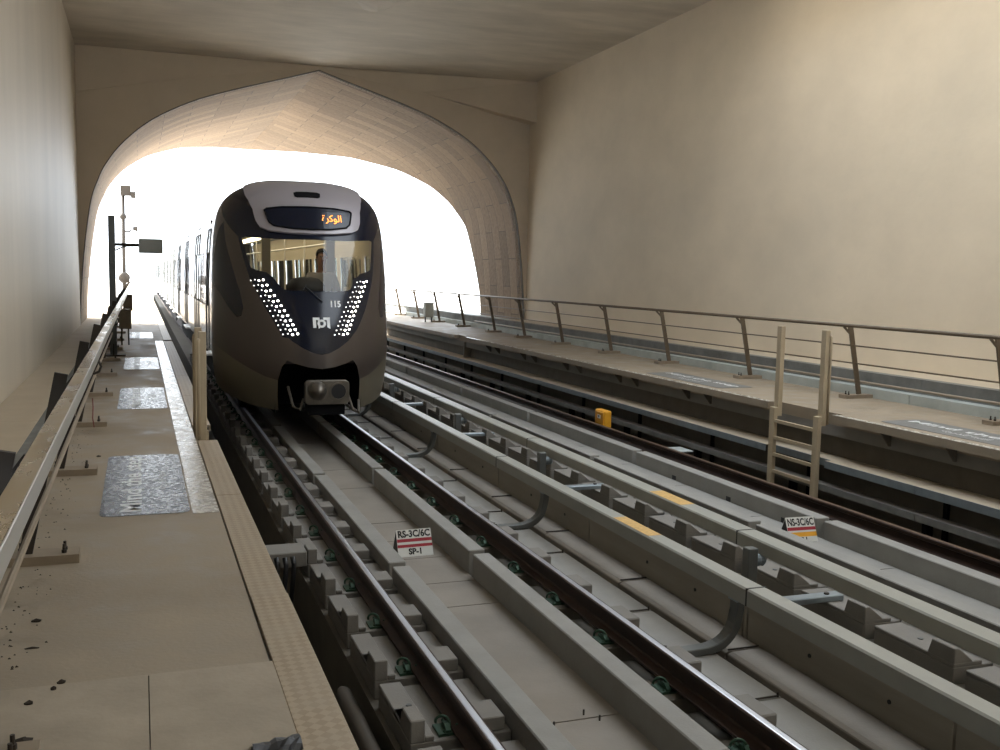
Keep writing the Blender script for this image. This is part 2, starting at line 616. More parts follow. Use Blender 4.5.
# --- walls and ceiling of the hall
Y0W = -14.0
MT['tunnel_dark'] = mat('dark_platform_glazing', srgb(52, 50, 48), 0.5)  # keeps the unseen near walls dark, cutting light from behind and left
struct(MB().box(-1.95, -1.44, 8.2, 28.0, -0.9, 8.3).build('wall_left', MT['wall_l']))
struct(MB().box(10.9, 11.5, Y0W, 28.0, -0.6, 8.3).build('wall_right', MT['wall']))
cl = MB().box(-2.0, 11.5, 15.5, 28.35, 7.97, 8.4).box(-2.0, 11.5, Y0W, 5.0, 7.97, 8.4)
cl.box(-2.0, 4.4, 5.0, 15.5, 7.97, 8.4).box(9.8, 11.5, 5.0, 15.5, 7.97, 8.4)  # leaves an added, unseen opening overhead that lets top light in
struct(MB().box(-1.95, -1.44, Y0W, 29.0, 8.4, 19.5).build('sun_block_left', MT['wall']))  # unseen wall added to keep the sun out of the ceiling opening
struct(MB().box(-1.95, 11.5, Y0W - 0.4, Y0W, -1.2, 8.4).build('wall_back', MT['tunnel_dark']))
struct(MB().box(-1.95, -1.44, Y0W, 8.2, -0.9, 8.3).build('wall_left_platform', MT['tunnel_dark']))
struct(cl.build('ceiling', MT['ceil']))
# down-stand block under the ceiling
db = MB()
top = [(3.7, 15.0), (5.6, 15.0), (5.45, 20.3), (4.9, 21.7), (4.75, 21.85), (4.55, 21.7), (3.9, 20.3)]
low = [(4.55, 15.0), (4.95, 15.0), (4.9, 20.4), (4.82, 20.9), (4.75, 21.0), (4.7, 20.9), (4.6, 20.4)]
n = len(top)
db.add([(x, y, 7.98) for x, y in top] + [(x, y, 7.78) for x, y in low],
       [tuple(range(n)), tuple(range(2 * n - 1, n - 1, -1))] + [(i, (i + 1) % n, (i + 1) % n + n, i + n) for i in range(n)])
struct(db.build('trim_5', MT['ceil']))

# --- portal: pointed arch
half = [(-6.17, 0.30), (-6.16, 0.90), (-6.13, 1.67), (-6.03, 2.86), (-5.86, 4.05), (-5.68, 4.62), (-5.45, 5.10), (-5.0, 5.68), (-4.32, 6.26),
        (-3.4, 6.76), (-2.5, 7.10), (-1.6, 7.38), (-0.8, 7.62), (0.0, 7.87)]
XC = 4.70


def smooth_pts(pts, n=4):
    out = []
    P = [Vector(p) for p in pts]
    for i in range(len(P) - 1):
        p0, p1, p2, p3 = P[max(i - 1, 0)], P[i], P[i + 1], P[min(i + 2, len(P) - 1)]
        for k in range(n):
            t = k / n
            q = 0.5 * ((2 * p1) + (p2 - p0) * t + (2 * p0 - 5 * p1 + 4 * p2 - p3) * t * t + (3 * p1 - p0 - 3 * p2 + p3) * t ** 3)
            out.append((q[0], q[1]))
    out.append(tuple(P[-1]))
    return out


hl = smooth_pts(half)
arch = [(XC + x, z) for x, z in hl] + [(XC - x, z) for x, z in reversed(hl[:-1])]
pw = MB()
YA, YB = 28.0, 28.4
for yf in (0,):
    for i in range(len(arch) - 1):
        (xa, za), (xb, zb) = arch[i], arch[i + 1]
        if abs(xb - xa) < 1e-6:
            continue
        vs = [(xa, YA, za), (xb, YA, zb), (xb, YA, 8.3), (xa, YA, 8.3), (xa, YB, za), (xb, YB, zb), (xb, YB, 8.3), (xa, YB, 8.3)]
        pw.add(vs, [(0, 1, 2, 3), (5, 4, 7, 6), (1, 0, 4, 5), (3, 2, 6, 7)])
pw.box(-2.4, arch[0][0], YA, YB, -0.6, 8.3)
pw.box(arch[-1][0], 11.6, YA, YB, -0.6, 8.3)
struct(pw.build('wall_front', MT['portal']))
# sloping fold above the arch, thicker towards both corners
fo = MB()
for sx in (-1, 1):
    xo = 6.22 if sx > 0 else -6.15
    dpt = 0.55 if sx > 0 else 0.06
    apx, end = XC + sx * 0.05, XC + xo
    vs = [(apx, 28.0, 7.96), (apx, 27.98, 7.96), (end, 28.0 - dpt, 7.96), (end, 28.0 - dpt, 6.80), (apx, 27.98, 7.90), (end, 28.0, 6.80), (end, 28.0, 7.96), (apx, 28.0, 7.90),
          (XC + sx * 2.9, 27.985, 7.50), (XC + sx * 2.9, 28.0, 7.46)]
    fs = [(1, 2, 3, 8, 4), (4, 8, 9, 7), (8, 3, 5, 9), (2, 6, 5, 3), (0, 6, 2, 1), (0, 7, 9, 5, 6), (0, 1, 4, 7)]
    fo.add(vs, fs)
struct(fo.build('trim_6', MT['portal']))
# solid dark strip standing in for the shadow line around the arch
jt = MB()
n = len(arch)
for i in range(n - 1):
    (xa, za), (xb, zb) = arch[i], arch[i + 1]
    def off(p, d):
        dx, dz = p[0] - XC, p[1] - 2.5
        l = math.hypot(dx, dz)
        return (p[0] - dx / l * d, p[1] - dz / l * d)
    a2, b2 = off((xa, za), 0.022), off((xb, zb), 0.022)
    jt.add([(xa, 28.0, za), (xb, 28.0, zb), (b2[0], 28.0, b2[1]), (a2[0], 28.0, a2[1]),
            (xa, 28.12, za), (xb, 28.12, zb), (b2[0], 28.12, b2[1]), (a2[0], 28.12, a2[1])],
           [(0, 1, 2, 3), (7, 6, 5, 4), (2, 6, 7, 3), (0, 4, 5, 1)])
struct(jt.build('arch_shadow_strip', MT['conc_d']))

# vault beyond the portal: the arch carried outward, its lip raking forward to the crown
ZB = [(0.3, 32.0), (1.9, 32.2), (2.75, 32.5), (4.0, 33.0), (4.86, 34.0), (5.5, 35.0), (6.2, 36.8), (6.88, 39.6), (7.36, 43.0), (7.87, 47.6)]


def lin(z, pts):
    if z <= pts[0][0]:
        return pts[0][1]
    for (a, b), (c, d) in zip(pts[:-1], pts[1:]):
        if z <= c:
            return b + (d - b) * (z - a) / (c - a)
    return pts[-1][1]


vs, fs, uvs = [], [], []
NY = 8
arc = [0.0]
for i in range(1, n):
    arc.append(arc[-1] + math.hypot(arch[i][0] - arch[i - 1][0], arch[i][1] - arch[i - 1][1]))
mid = arc[n // 2]
for i, (x, z) in enumerate(arch):
    yb = lin(z, ZB)
    for k in range(NY + 1):
        y = 28.12 + (yb - 28.12) * k / NY
        vs.append((x, y, z))
        uvs.append((abs(arc[i] - mid) + (0 if i <= n // 2 else 0.8), y))
inner = len(vs)
for i, (x, z) in enumerate(arch):
    yb = lin(z, ZB)
    dx, dz = x - XC, z - 2.0
    l = math.hypot(dx, dz)
    for k in range(NY + 1):
        y = 28.12 + (yb - 28.12) * k / NY
        vs.append((x + dx / l * 0.5, y, z + dz / l * 0.5))
        uvs.append((arc[i], y))
q = NY + 1
for i in range(n - 1):
    for k in range(NY):
        fs.append((i * q + k, i * q + k + 1, (i + 1) * q + k + 1, (i + 1) * q + k))
        fs.append((inner + i * q + k, inner + (i + 1) * q + k, inner + (i + 1) * q + k + 1, inner + i * q + k + 1))
    fs.append((i * q + NY, inner + i * q + NY, inner + (i + 1) * q + NY, (i + 1) * q + NY))
me = bpy.data.meshes.new('trim_8')
me.from_pydata(vs, [], fs)
ul = me.uv_layers.new(name='UVMap')
for lp in me.loops:
    ul.data[lp.index].uv = uvs[lp.vertex_index]
me.materials.append(MT['vault'])
vo = bpy.data.objects.new('trim_8', me)
COL.objects.link(vo)
struct(vo)
# outer facade of the building above the vault
struct(MB().box(-30, -1.55, 28.45, 29.2, -1, 12).build('wall_outer', MT['wall']))
struct(MB().box(11.15, 40, 28.45, 29.2, -1, 12).build('wall_outer', MT['wall']))

# --- right walkway and the kerbs behind it
wr = MB()
for a, c in ((1.5, 10.15), (11.5, 25.05), (26.1, 60.0)):
    wr.box(8.05, 8.22, a, c, 0.66, 0.752)
for a, c in ((1.5, 25.45), (25.5, 60.0)):
    wr.box(8.22, 9.86, a, c, 0.60, 0.75)
struct(wr.build('walkway', MT['walk']))
struct(MB().box(8.05, 8.13, 1.5, 10.15, 0.752, 0.757).box(8.05, 8.13, 11.5, 25.05, 0.752, 0.757).build('trim_9', MT['polish']))
struct(MB().box(8.22, 8.35, 1.5, 60, 0.46, 0.60).build('trim_10', MT['conc']))
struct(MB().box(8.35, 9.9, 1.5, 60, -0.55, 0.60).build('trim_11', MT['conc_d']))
k1, k2 = MB(), MB()
yy = [1.5, 4.6, 7.7, 10.85, 13.9, 17.0, 20.1, 23.2, 26.3, 29.4, 32.5, 35.6, 40, 46, 52, 60]
for a, c in zip(yy[:-1], yy[1:]):
    k1.box(9.86, 10.05, a + 0.006, c - 0.006, 0.5, 0.885)
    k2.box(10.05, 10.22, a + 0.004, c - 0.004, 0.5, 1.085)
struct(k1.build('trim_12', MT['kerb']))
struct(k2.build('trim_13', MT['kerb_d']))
struct(MB().box(10.22, 11.03, 1.5, 28.0, 0.5, 1.085).build('trim_14', MT['ledge']))
struct(MB().box(10.22, 10.80, 28.0, 60, 0.5, 1.06).build('trim_15', MT['kerb']))

# --- the wall between the two tracks, under the third-rail covers
dv = MB()
yy = [1.0, 4.05, 6.02, 6.08, 8.75, 11.4, 14.1, 16.8, 19.5, 22.2, 25, 28, 32, 40]
for a, c in zip(yy[:-1], yy[1:]):
    dv.box(4.125, 4.30, a + 0.012, c - 0.012, -0.30, 0.06)
struct(dv.build('wall_centre', MT['tanwall']))
hb = MB()
for y in (3.3, 4.55, 5.3, 6.75, 7.55, 9.35, 10.3, 12.0, 13.2, 15, 17):
    hb.lathe([(0.014, 0.0), (0.014, 0.01)], (4.119, y, -0.06), 10, 'X')
struct(hb.build('trim_16', MT['black']))

# --- outside
struct(MB().box(-400, 400, 61, 900, -7.2, -7).build('ground', MT['sand']))
struct(MB().box(-60, -3.2, 29.3, 61, -7.2, 0.70).build('ground', MT['deck']))
struct(MB().box(10.8, 70, 29.3, 61, -7.2, 0.85).build('ground', MT['deck']))
struct(MB().box(-3.2, -0.95, 46, Y_END, 0.3, 0.9).build('trim_17', MT['deck']))
struct(MB().box(8.05, 10.3, 60, Y_END, 0.5, 0.75).build('walkway', MT['deck']))

# ================================================================== TRACK
def rail_profile():
    h = [(-0.07, -0.16), (0.07, -0.16), (0.07, -0.148), (0.018, -0.130), (0.009, -0.115), (0.009, -0.052), (0.034, -0.040), (0.036, -0.008),
         (0.028, -0.0015), (-0.028, -0.0015), (-0.036, -0.008), (-0.034, -0.040), (-0.009, -0.052), (-0.009, -0.115), (-0.018, -0.130), (-0.07, -0.148)]
    return h


def make_rail(x, label, topm):
    t = thing('rail', label, 'rail', (x, 1.0, -0.16), 'running rails')
    MB().prism_y([(x + a, z) for a, z in rail_profile()], 1.0, Y_END).build('rail_body', MT['rail'], t, (x, 1.0, -0.16))
    MB().prism_y([(x - 0.020, -0.0015), (x - 0.014, 0.0), (x + 0.016, 0.0), (x + 0.022, -0.0015)], 1.0, Y_END).build('running_surface', topm, t, (x, 1.0, -0.16))['label'] = 'worn top of rail'
    return t


XL, XR, FL, FR = 1.690, 3.180, 5.535, 7.040
make_rail(XL, 'brown steel rail beside the left walkway, its worn top shining', MT['railtop'])
make_rail(XR, 'dark brown steel rail running under the right side of the train', MT['railtop'])
make_rail(FL, 'far track rail hidden behind the grey third rail cover', MT['railtop_far'])
make_rail(FR, 'brown rail of the far track in front of yellow box and ladder', MT['railtop_far'])


def clip_mb(sgn):
    """spring clip: looped rod gripping the rail foot; rail lies towards sgn"""
    b = MB()
    pts = []
    for k in range(15):
        a = -0.6 * PI + k / 14 * 1.75 * PI
        pts.append((sgn * (-0.022 + 0.034 * math.cos(a)), -0.055 + 0.012 * k / 14 * 8, 0.045 + 0.034 * math.sin(a)))
    b.tube(pts, 0.009, 6)
    pts = []
    for k in range(11):
        a = PI + k / 10 * 1.1 * PI
        pts.append((sgn * (0.02 + 0.03 * math.cos(a)), 0.055 - 0.01 * k, 0.035 + 0.022 * math.sin(a)))
    b.tube(pts, 0.009, 6)
    return b


def clip_base_mb(sgn):
    b = MB()
    b.box(-0.055, 0.055, -0.075, 0.065, 0.0, 0.016)
    b.prism_x([(-0.065, 0.0), (-0.065, 0.03), (-0.03, 0.055), (0.02, 0.05), (0.03, 0.0)], -0.012, 0.02)
    return b


# rail seats on the left of each track: stepped concrete plinth, clip, small inner block
def seat_proto(x, label, group):
    t = thing('rail_seat_block', label, 'concrete block', (x, 0, -0.30), group)
    b = MB()
    z0 = 0.0
    # local z: 0 = -0.30
    b.box(-0.325, 0.27, 0.0, 0.78, z0, 0.118)
    b.prism_x([(0.0, 0.118), (0.0, 0.25), (0.20, 0.25), (0.235, 0.15), (0.40, 0.15), (0.40, 0.118)], -0.325, -0.24)
    b.box(-0.325, -0.185, 0.235, 0.78, 0.118, 0.15)
    b.box(-0.24, -0.185, 0.0, 0.235, 0.118, 0.15)
    b.build('plinth', MT['conc'], t, bevel=0.006)
    MB().box(0.085, 0.235, 0.02, 0.26, 0.118, 0.20).build('shoulder', MT['conc'], t, bevel=0.006)
    c = clip_base_mb(1)
    cb = MB()
    cb.v = [(px - 0.095, py + 0.11, pz + 0.118) for px, py, pz in c.v]
    cb.f = c.f
    cbo = cb.build('clip_base', MT['clip'], t)
    c = clip_mb(1)
    cc = MB()
    cc.v = [(px - 0.085, py + 0.11, pz + 0.125) for px, py, pz in c.v]
    cc.f = c.f
    cc.build('spring_clip', MT['clip'], t, smooth=True)
    MB().lathe([(0.018, 0), (0.018, 0.006)], (-0.225, 0.42, 0.15), 10).build('anchor_hole_cap', MT['bracket'], t)
    return t


p = seat_proto(XL, nth(1) + ' stepped concrete block with green clip left of the left rail', 'stepped blocks along the left rail')
p.location = (XL, 4.22, -0.30)
for i in range(1, 30):
    dup(p, (XL, 4.22 + 0.895 * i, -0.30), nth(i + 1) + ' stepped concrete block with green clip left of the left rail')


# far-track rail seats between the two third-rail covers
def far_proto():
    t = thing('rail_seat_block', nth(1) + ' notched concrete block between the two grey third rail covers', 'concrete block', (5.13, 0, -0.30), 'notched blocks between the third rail covers')
    b = MB()
    b.box(0.0, 0.35, 0.0, 0.78, 0.0, 0.12)
    b.box(0.0, 0.25, 0.0, 0.78, 0.12, 0.15)
    b.add([(0, 0, .15), (0, 0, .255), (.04, 0, .255), (.17, 0, .15), (0, .245, .15), (0, .21, .255), (.04, .21, .255), (.17, .245, .15)], [(0, 1, 2, 3), (7, 6, 5, 4), (0, 4, 5, 1), (1, 5, 6, 2), (2, 6, 7, 3)])
    b.build('plinth', MT['conc'], t, bevel=0.006)
    MB().lathe([(0.02, 0), (0.02, 0.006)], (0.13, 0.45, 0.15), 10).build('anchor_hole_cap', MT['bracket'], t)
    return t


p = far_proto()
p.location = (5.13, 4.20, -0.30)
for i in range(1, 28):
    dup(p, (5.13, 4.20 + 0.882 * i, -0.30), nth(i + 1) + ' notched concrete block between the two grey third rail covers')

# clips on the left foot of the near right rail
t = thing('rail_clip', nth(1) + ' green spring clip on the right rail of the near track', 'rail clip', (XR - 0.085, 3.6, -0.20), 'green clips along the right rail')
clip_base_mb(1).build('clip_base', MT['clip'], t)
clip_mb(1).build('spring_clip', MT['clip'], t, smooth=True)
MB().box(-0.07, 0.175, -0.16, 0.16, -0.10, 0.0).build('rail_pad', MT['conc_d'], t)
p = t
p.location = (XR - 0.085, 3.62, -0.20)
for i in range(1, 26):
    dup(p, (XR - 0.085, 3.62 + 0.888 * i, -0.20), nth(i + 1) + ' green spring clip on the right rail of the near track')

# tiles right of the near right rail, each with two rail blocks
def tile_proto():
    t = thing('track_tile', nth(1) + ' concrete track slab right of the right rail', 'concrete slab', (3.27, 0, -0.30), 'slabs right of the right rail')
    MB().box(0.0, 0.485, 0.006, 1.694, 0.0, 0.10).build('slab', MT['conc_l'], t, bevel=0.005)
    for y in (0.60, 1.47):
        MB().box(-0.015, 0.180, y - 0.15, y + 0.15, 0.10, 0.20).build('rail_block', MT['conc'], t, bevel=0.01)
    b = MB()
    b.tube([(0.06, 0.012, 0.108), (0.46, 0.012, 0.108)], 0.006, 6)
    for x in (0.06, 0.46):
        b.lathe([(0.008, 0), (0.008, 0.03)], (x, 0.012, 0.10), 6)
    b.build('edge_tie', MT['post_d'], t)
    return t


p = tile_proto()
p.location = (3.27, 3.37, -0.30)
for i in range(1, 12):
    dup(p, (3.27, 3.37 + 1.70 * i, -0.30), nth(i + 1) + ' concrete track slab right of the right rail')

# cable trough covers along the dividing wall
t = thing('trough_cover', nth(1) + ' concrete trough cover along the tan dividing wall', 'trough cover', (3.84, 0, -0.30), 'trough covers along the dividing wall')
MB().prism_y([(0.0, 0.0), (0.0, 0.085), (0.04, 0.10), (0.285, 0.10), (0.285, 0.0)], 0.006, 1.674).build('cover_slab', MT['conc_y'], t, bevel=0.006)
b = MB()
b.tube([(0.02, 0.012, 0.108), (0.27, 0.012, 0.108)], 0.006, 6)
b.build('edge_tie', MT['post_d'], t)
p = t
p.location = (3.84, 2.48, -0.30)
for i in range(1, 13):
    dup(p, (3.84, 2.48 + 1.68 * i, -0.30), nth(i + 1) + ' concrete trough cover along the tan dividing wall')

# derailment upstands
def upstand(x0, x1, yj, label, group):
    k = 0
    for a, c in zip(yj[:-1], yj[1:]):
        k += 1
        o = MB().box(x0, x1, a + 0.065, c - 0.055, -0.30, -0.06).build('concrete_upstand', MT['conc_l'], None, ((x0 + x1) / 2, a, -0.30), bevel=0.008)
        tag(o, nth(k) + ' ' + label, 'concrete kerb', group)


upstand(1.966, 2.118, [1.0, 4.08, 8.08, 12.06, 16.1, 20.1, 24.1, 28.1, 32.1], 'length of concrete upstand inside the left rail', 'left upstand of the near track')
upstand(2.742, 2.894, [1.0, 4.26, 8.26, 12.24, 16.3, 20.3, 24.3, 28.3, 32.3], 'length of concrete upstand inside the right rail', 'right upstand of the near track')
upstand(5.830, 5.980, [1.0, 4.35, 8.50, 12.35, 16.60, 20.7, 24.8, 29, 33, 40], 'length of low concrete upstand behind the far third rail cover', 'left upstand of the far track')
upstand(6.610, 6.775, [1.0, 4.30, 8.43, 12.6, 16.75, 20.8, 25.6, 30, 34, 41], 'length of concrete upstand beside the brown far rail', 'right upstand of the far track')
# drain holes in the face of the far upstand
dh = MB()
for y in (6.05, 9.05, 10.15, 11.45):
    dh.box(6.604, 6.612, y - 0.045, y + 0.045, -0.245, -0.19)
struct(dh.build('trim_18', MT['black']))


# third-rail covers
def cover(x0, x1, z0, z1, yj, label, group, decal=None):
    k = 0
    for a, c in zip(yj[:-1], yj[1:]):
        k += 1
        t = thing('third_rail_cover', nth(k) + ' ' + label, 'third rail cover', ((x0 + x1) / 2, a, z0), group)
        base = ((x0 + x1) / 2, a, z0)
        prof = [(x0, z0), (x0, z1 - 0.012), (x0 + 0.012, z1), (x1 - 0.012, z1), (x1, z1 - 0.012), (x1, z0), (x1 - 0.02, z0), (x1 - 0.02, z1 - 0.03), (x0 + 0.02, z1 - 0.03), (x0 + 0.02, z0)]
        MB().prism_y(prof, a + 0.004, c - 0.004).build('cover_shell', MT['cover'], t, base)
        xm = (x0 + x1) / 2
        MB().box(xm - 0.03, xm + 0.03, a, c, z0 - 0.01, z1 - 0.035).build('conductor_rail', MT['galv'], t, base)
        if a > 1.2:
            jb = MB().box(x0 - 0.002, x1 + 0.002, a - 0.007, a + 0.007, z0, z1 + 0.003)
            jb.build('joint_seal', MT['rubber'], t, base)
        if decal and a < decal[0] < c:
            dd = MB().box(x0 + 0.014, x1 - 0.014, decal[0], decal[1], z1, z1 + 0.0015)
            dd.build('decal', MT['decal'], t, base)['label'] = 'faded yellow warning decal'
            lt = place_text('DANGER  750V', 0.085, (xm, (decal[0] + decal[1]) / 2, z1 + 0.0015), (0, -1, 0), (1, 0, 0), 0.001) if False else None
    return


cover(3.853, 4.005, 0.19, 0.31, [1.0, 5.65, 10.74, 15.8, 20.9, 26.0], 'length of grey cover over the near third rail', 'covers of the near third rail', (7.08, 7.72))
cover(4.668, 4.846, 0.20, 0.315, [1.0, 2.9, 7.02, 11.85, 16.2, 20.4, 26.0], 'length of grey cover over the far third rail', 'covers of the far third rail', (7.98, 8.58))

# curved brackets carrying the near cover
def brk():
    t = thing('third_rail_bracket', nth(1) + ' curved grey bracket under the near third rail cover', 'bracket', (3.6, 0, -0.20), 'curved third rail brackets')
    path = [(-0.27, 0.028), (-0.05, 0.028), (0.08, 0.032)]
    for k in range(1, 9):
        a = k / 8 * PI * 0.46
        path.append((0.08 + 0.235 * math.sin(a), 0.032 + 0.235 * (1 - math.cos(a))))
    path.append((0.325, 0.30))
    path.append((0.325, 0.385))
    th = [0.05] * 3 + [0.06] * 8 + [0.06, 0.06]
    MB().sweep_xz(path, th, -0.05, 0.05).build('arm', MT['bracket'], t, bevel=0.006)
    MB().box(-0.29, -0.12, -0.065, 0.065, 0.0, 0.006).build('foot_plate', MT['bracket'], t)
    b = MB()
    for y in (-0.03, 0.03):
        b.lathe([(0.012, 0.05), (0.012, 0.075)], (-0.22, y, 0), 8)
    b.build('bolt', MT['post_d'], t)
    b = MB().box(0.285, 0.375, -0.055, 0.055, 0.36, 0.41)
    b.build('insulator_clamp', MT['galv'], t)
    return t


p = brk()
ylist = [5.86, 9.43, 13.6, 17.8, 22.0]
p.location = (3.6, ylist[0], -0.20)
for i, y in enumerate(ylist[1:]):
    dup(p, (3.6, y, -0.20), nth(i + 2) + ' curved grey bracket under the near third rail cover')

# posts and feet of the far cover
t = thing('third_rail_bracket', nth(1) + ' dark upright post against the far third rail cover', 'bracket', (4.62, 0, -0.30), 'uprights of the far third rail cover')
MB().box(-0.045, 0.045, -0.045, 0.045, 0.0, 0.57).build('post', MT['bracket'], t, bevel=0.006)
MB().lathe([(0.045, 0.02), (0.055, 0.05), (0.045, 0.06), (0.055, 0.09), (0.04, 0.11)], (0.03, 0.02, 0.46), 12, 'X').build('insulator', MT['galv'], t)
MB().tube([(0.0, 0.05, 0.10), (0.06, 0.1, 0.2), (0.08, 0.18, 0.18), (0.06, 0.24, 0.06)], 0.012, 6).build('bonding_cable', MT['black'], t)
p = t
p.location = (4.57, 6.67, -0.30)
for i, y in enumerate((11.1, 14.52, 18.8)):
    dup(p, (4.57, y, -0.30), nth(i + 2) + ' dark upright post against the far third rail cover')
t = thing('bracket_foot', nth(1) + ' flat grey bracket foot poking from under the far cover', 'bracket', (5.0, 0, -0.15), 'flat feet under the far third rail cover')
MB().box(-0.29, 0.29, -0.055, 0.055, 0.0, 0.05).build('foot_plate', MT['galv'], t, bevel=0.006)
MB().lathe([(0.022, 0.05), (0.022, 0.062)], (0.16, 0, 0), 12).build('bolt', MT['post_d'], t)
MB().box(-0.27, -0.20, -0.05, 0.05, -0.15, 0.0).build('leg', MT['bracket'], t)
p = t
p.location = (5.0, 6.46, -0.15)
for i, y in enumerate((10.82, 14.9, 18.65)):
    dup(p, (5.0, y, -0.15), nth(i + 2) + ' flat grey bracket foot poking from under the far cover')

# trough pipe, cross beam and hoses left of the track
tag(MB().tube([(1.235, 1.6, -0.38), (1.235, 5.9, -0.38), (1.235, 6.35, -0.385), (1.235, 6.42, -0.39)], [0.05, 0.05, 0.05, 0.03], 12).build('cable_pipe', MT['pipe'], None, (1.235, 6.42, -0.43), smooth=True),
    'dusty round pipe in the dark trough beside the left walkway', 'pipe')
tag(MB().box(1.27, 1.30, 1.6, 5.9, -0.85, -0.40).build('pipe_support', MT['pipe'], None, (1.27, 1.6, -0.85)), 'dusty ledge carrying the round pipe in the trough', 'ledge')
t = thing('cross_beam', 'short concrete beam bridging the trough from walkway to left track', 'beam', (0.9, 8.85, -0.30))
MB().box(-0.56, 0.46, -0.16, 0.16, 0.10, 0.235).build('beam', MT['conc'], t, bevel=0.008)
MB().box(-0.56, -0.36, -0.14, 0.14, -0.55, 0.10).build('beam_support', MT['conc_d'], t)
for i, (dx, dy) in enumerate(((1.08, 8.62), (1.15, 8.60), (1.22, 8.62))):
    o = MB().tube([(dx, dy, -0.08), (dx + 0.01, dy - 0.03, -0.14), (dx, dy - 0.02, -0.3), (dx - 0.02, dy + 0.03, -0.6), (dx - 0.02, dy + 0.2, -0.83)], 0.022, 8).build('cable_hose', MT['rubber'], None, (dx, dy, -0.85), smooth=True)
    tag(o, ('leftmost', 'middle', 'rightmost')[i] + ' of three black hoses hanging under the short cross beam', 'hose', 'hoses under the cross beam')

# cover plates along the left walkway edge
k = 0
for a, c in ((2.75, 5.05), (5.05, 7.48), (7.48, 9.98), (10.95, 13.6), (13.6, 16.2), (16.2, 18.8), (18.8, 21.4), (21.4, 24.05), (24.4, 30), (30, 36), (36, 42), (42, 50), (50, 60)):
    k += 1
    z = 0.752 if a > 4 else 0.762
    x0 = 0.505
    o = MB().box(x0, 0.69, a + 0.004, c - 0.004, 0.735, z).box(0.675, 0.69, a + 0.004, c - 0.004, 0.69, 0.74).build('cover_plate', MT['tread'], None, (0.6, a, 0.735), bevel=0.003)
    tag(o, nth(k) + ' tan tread plate along the track edge of the left walkway', 'cover plate', 'tread plates of the left walkway')
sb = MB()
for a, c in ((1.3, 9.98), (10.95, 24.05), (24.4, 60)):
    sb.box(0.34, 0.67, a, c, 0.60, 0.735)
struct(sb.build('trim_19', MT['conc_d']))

# ================================================================== SIGNS ON THE FLOOR
def aframe(x, y, z, w, h, rows, label, yaw=0.0, spread=0.11):
    t = thing('track_sign', label, 'sign', (x, y, z))
    t.rotation_euler = (0, 0, yaw)
    th = 0.006
    ang = math.atan2(spread, h)
    for sgn in (-1, 1):
        b = MB()
        b.add([(-w / 2, sgn * spread, 0), (w / 2, sgn * spread, 0), (w / 2, 0, h), (-w / 2, 0, h),
               (-w / 2, sgn * (spread - th), 0), (w / 2, sgn * (spread - th), 0), (w / 2, -sgn * th * 0.2, h - th), (-w / 2, -sgn * th * 0.2, h - th)],
              [(0, 1, 2, 3), (7, 6, 5, 4), (0, 4, 5, 1), (1, 5, 6, 2), (2, 6, 7, 3), (3, 7, 4, 0)])
        pnl = b.build('panel', MT['signw'], t)
        if sgn < 0:
            up = Vector((0, spread, h)).normalized()
            nrm = Vector((1, 0, 0)).cross(up)
            L_ = math.hypot(spread, h)
            for kind, v0, v1, arg in rows:
                if kind == 'bar':
                    o0 = Vector((0, -spread, 0)) + up * (v0 * L_) + nrm * 0.0015
                    o1 = Vector((0, -spread, 0)) + up * (v1 * L_) + nrm * 0.0015
                    bb = MB()
                    e = Vector((w / 2 - 0.001, 0, 0))
                    bb.add([o0 - e, o0 + e, o1 + e, o1 - e], [(0, 1, 2, 3)])
                    bb.build('stripe', MT[arg], pnl)
                else:
                    c = Vector((0, -spread, 0)) + up * ((v0 + v1) / 2 * L_)
                    tm = place_text(arg, (v1 - v0) * L_ * 1.18, c, (1, 0, 0), up, 0.002, bold=0.0035)
                    xs = [v[0] for v in tm.v]
                    wid = max(xs) - min(xs)
                    f = min(1.0, w * 0.92 / wid)
                    tm.v = [(v[0] * f, v[1], v[2]) for v in tm.v]
                    tm.build('lettering', MT['black'], pnl)
    b = MB()
    for sx in (-1, 1):
        b.add([(sx * (w / 2 - 0.002), -spread, 0.0), (sx * (w / 2 - 0.002), spread, 0.0), (sx * (w / 2 - 0.002), 0, h - 0.004)], [(0, 1, 2)])
        b.add([(sx * (w / 2 - 0.006), -spread, 0.0), (sx * (w / 2 - 0.006), spread, 0.0), (sx * (w / 2 - 0.006), 0, h - 0.004)], [(0, 1, 2)])
    b.build('end_panel', MT['black'], t)
    return t


aframe(2.43, 8.99 + 0.1, -0.27, 0.345, 0.235,
       [('text', 0.68, 0.97, 'RS-3C/6C'), ('bar', 0.54, 0.66, 'red'), ('bar', 0.34, 0.45, 'red'), ('text', 0.05, 0.30, 'SP-1')],
       'white tent sign reading RS-3C/6C and SP-1 with two red stripes', 'a' and 0.04)
aframe(6.335, 8.42, -0.245, 0.33, 0.235,
       [('text', 0.62, 0.95, 'NS-3C/6C'), ('bar', 0.47, 0.60, 'red'), ('bar', 0.22, 0.40, 'yellow'), ('text', 0.02, 0.20, 'SP-1')],
       'small tent sign with one red and one yellow stripe on the far track', -0.05)


# arabic in presentation forms, already in left-to-right visual order
AR_STEP = '\ufe94\ufe9f\ufead\ufeaa\ufee0\ufedf\u0020\ufeea\ufe92\ufe98\ufee7\ufe8d'
AR_DEST = '\ufe93\ufead\ufedb\ufeee\ufedf\ufe8d'


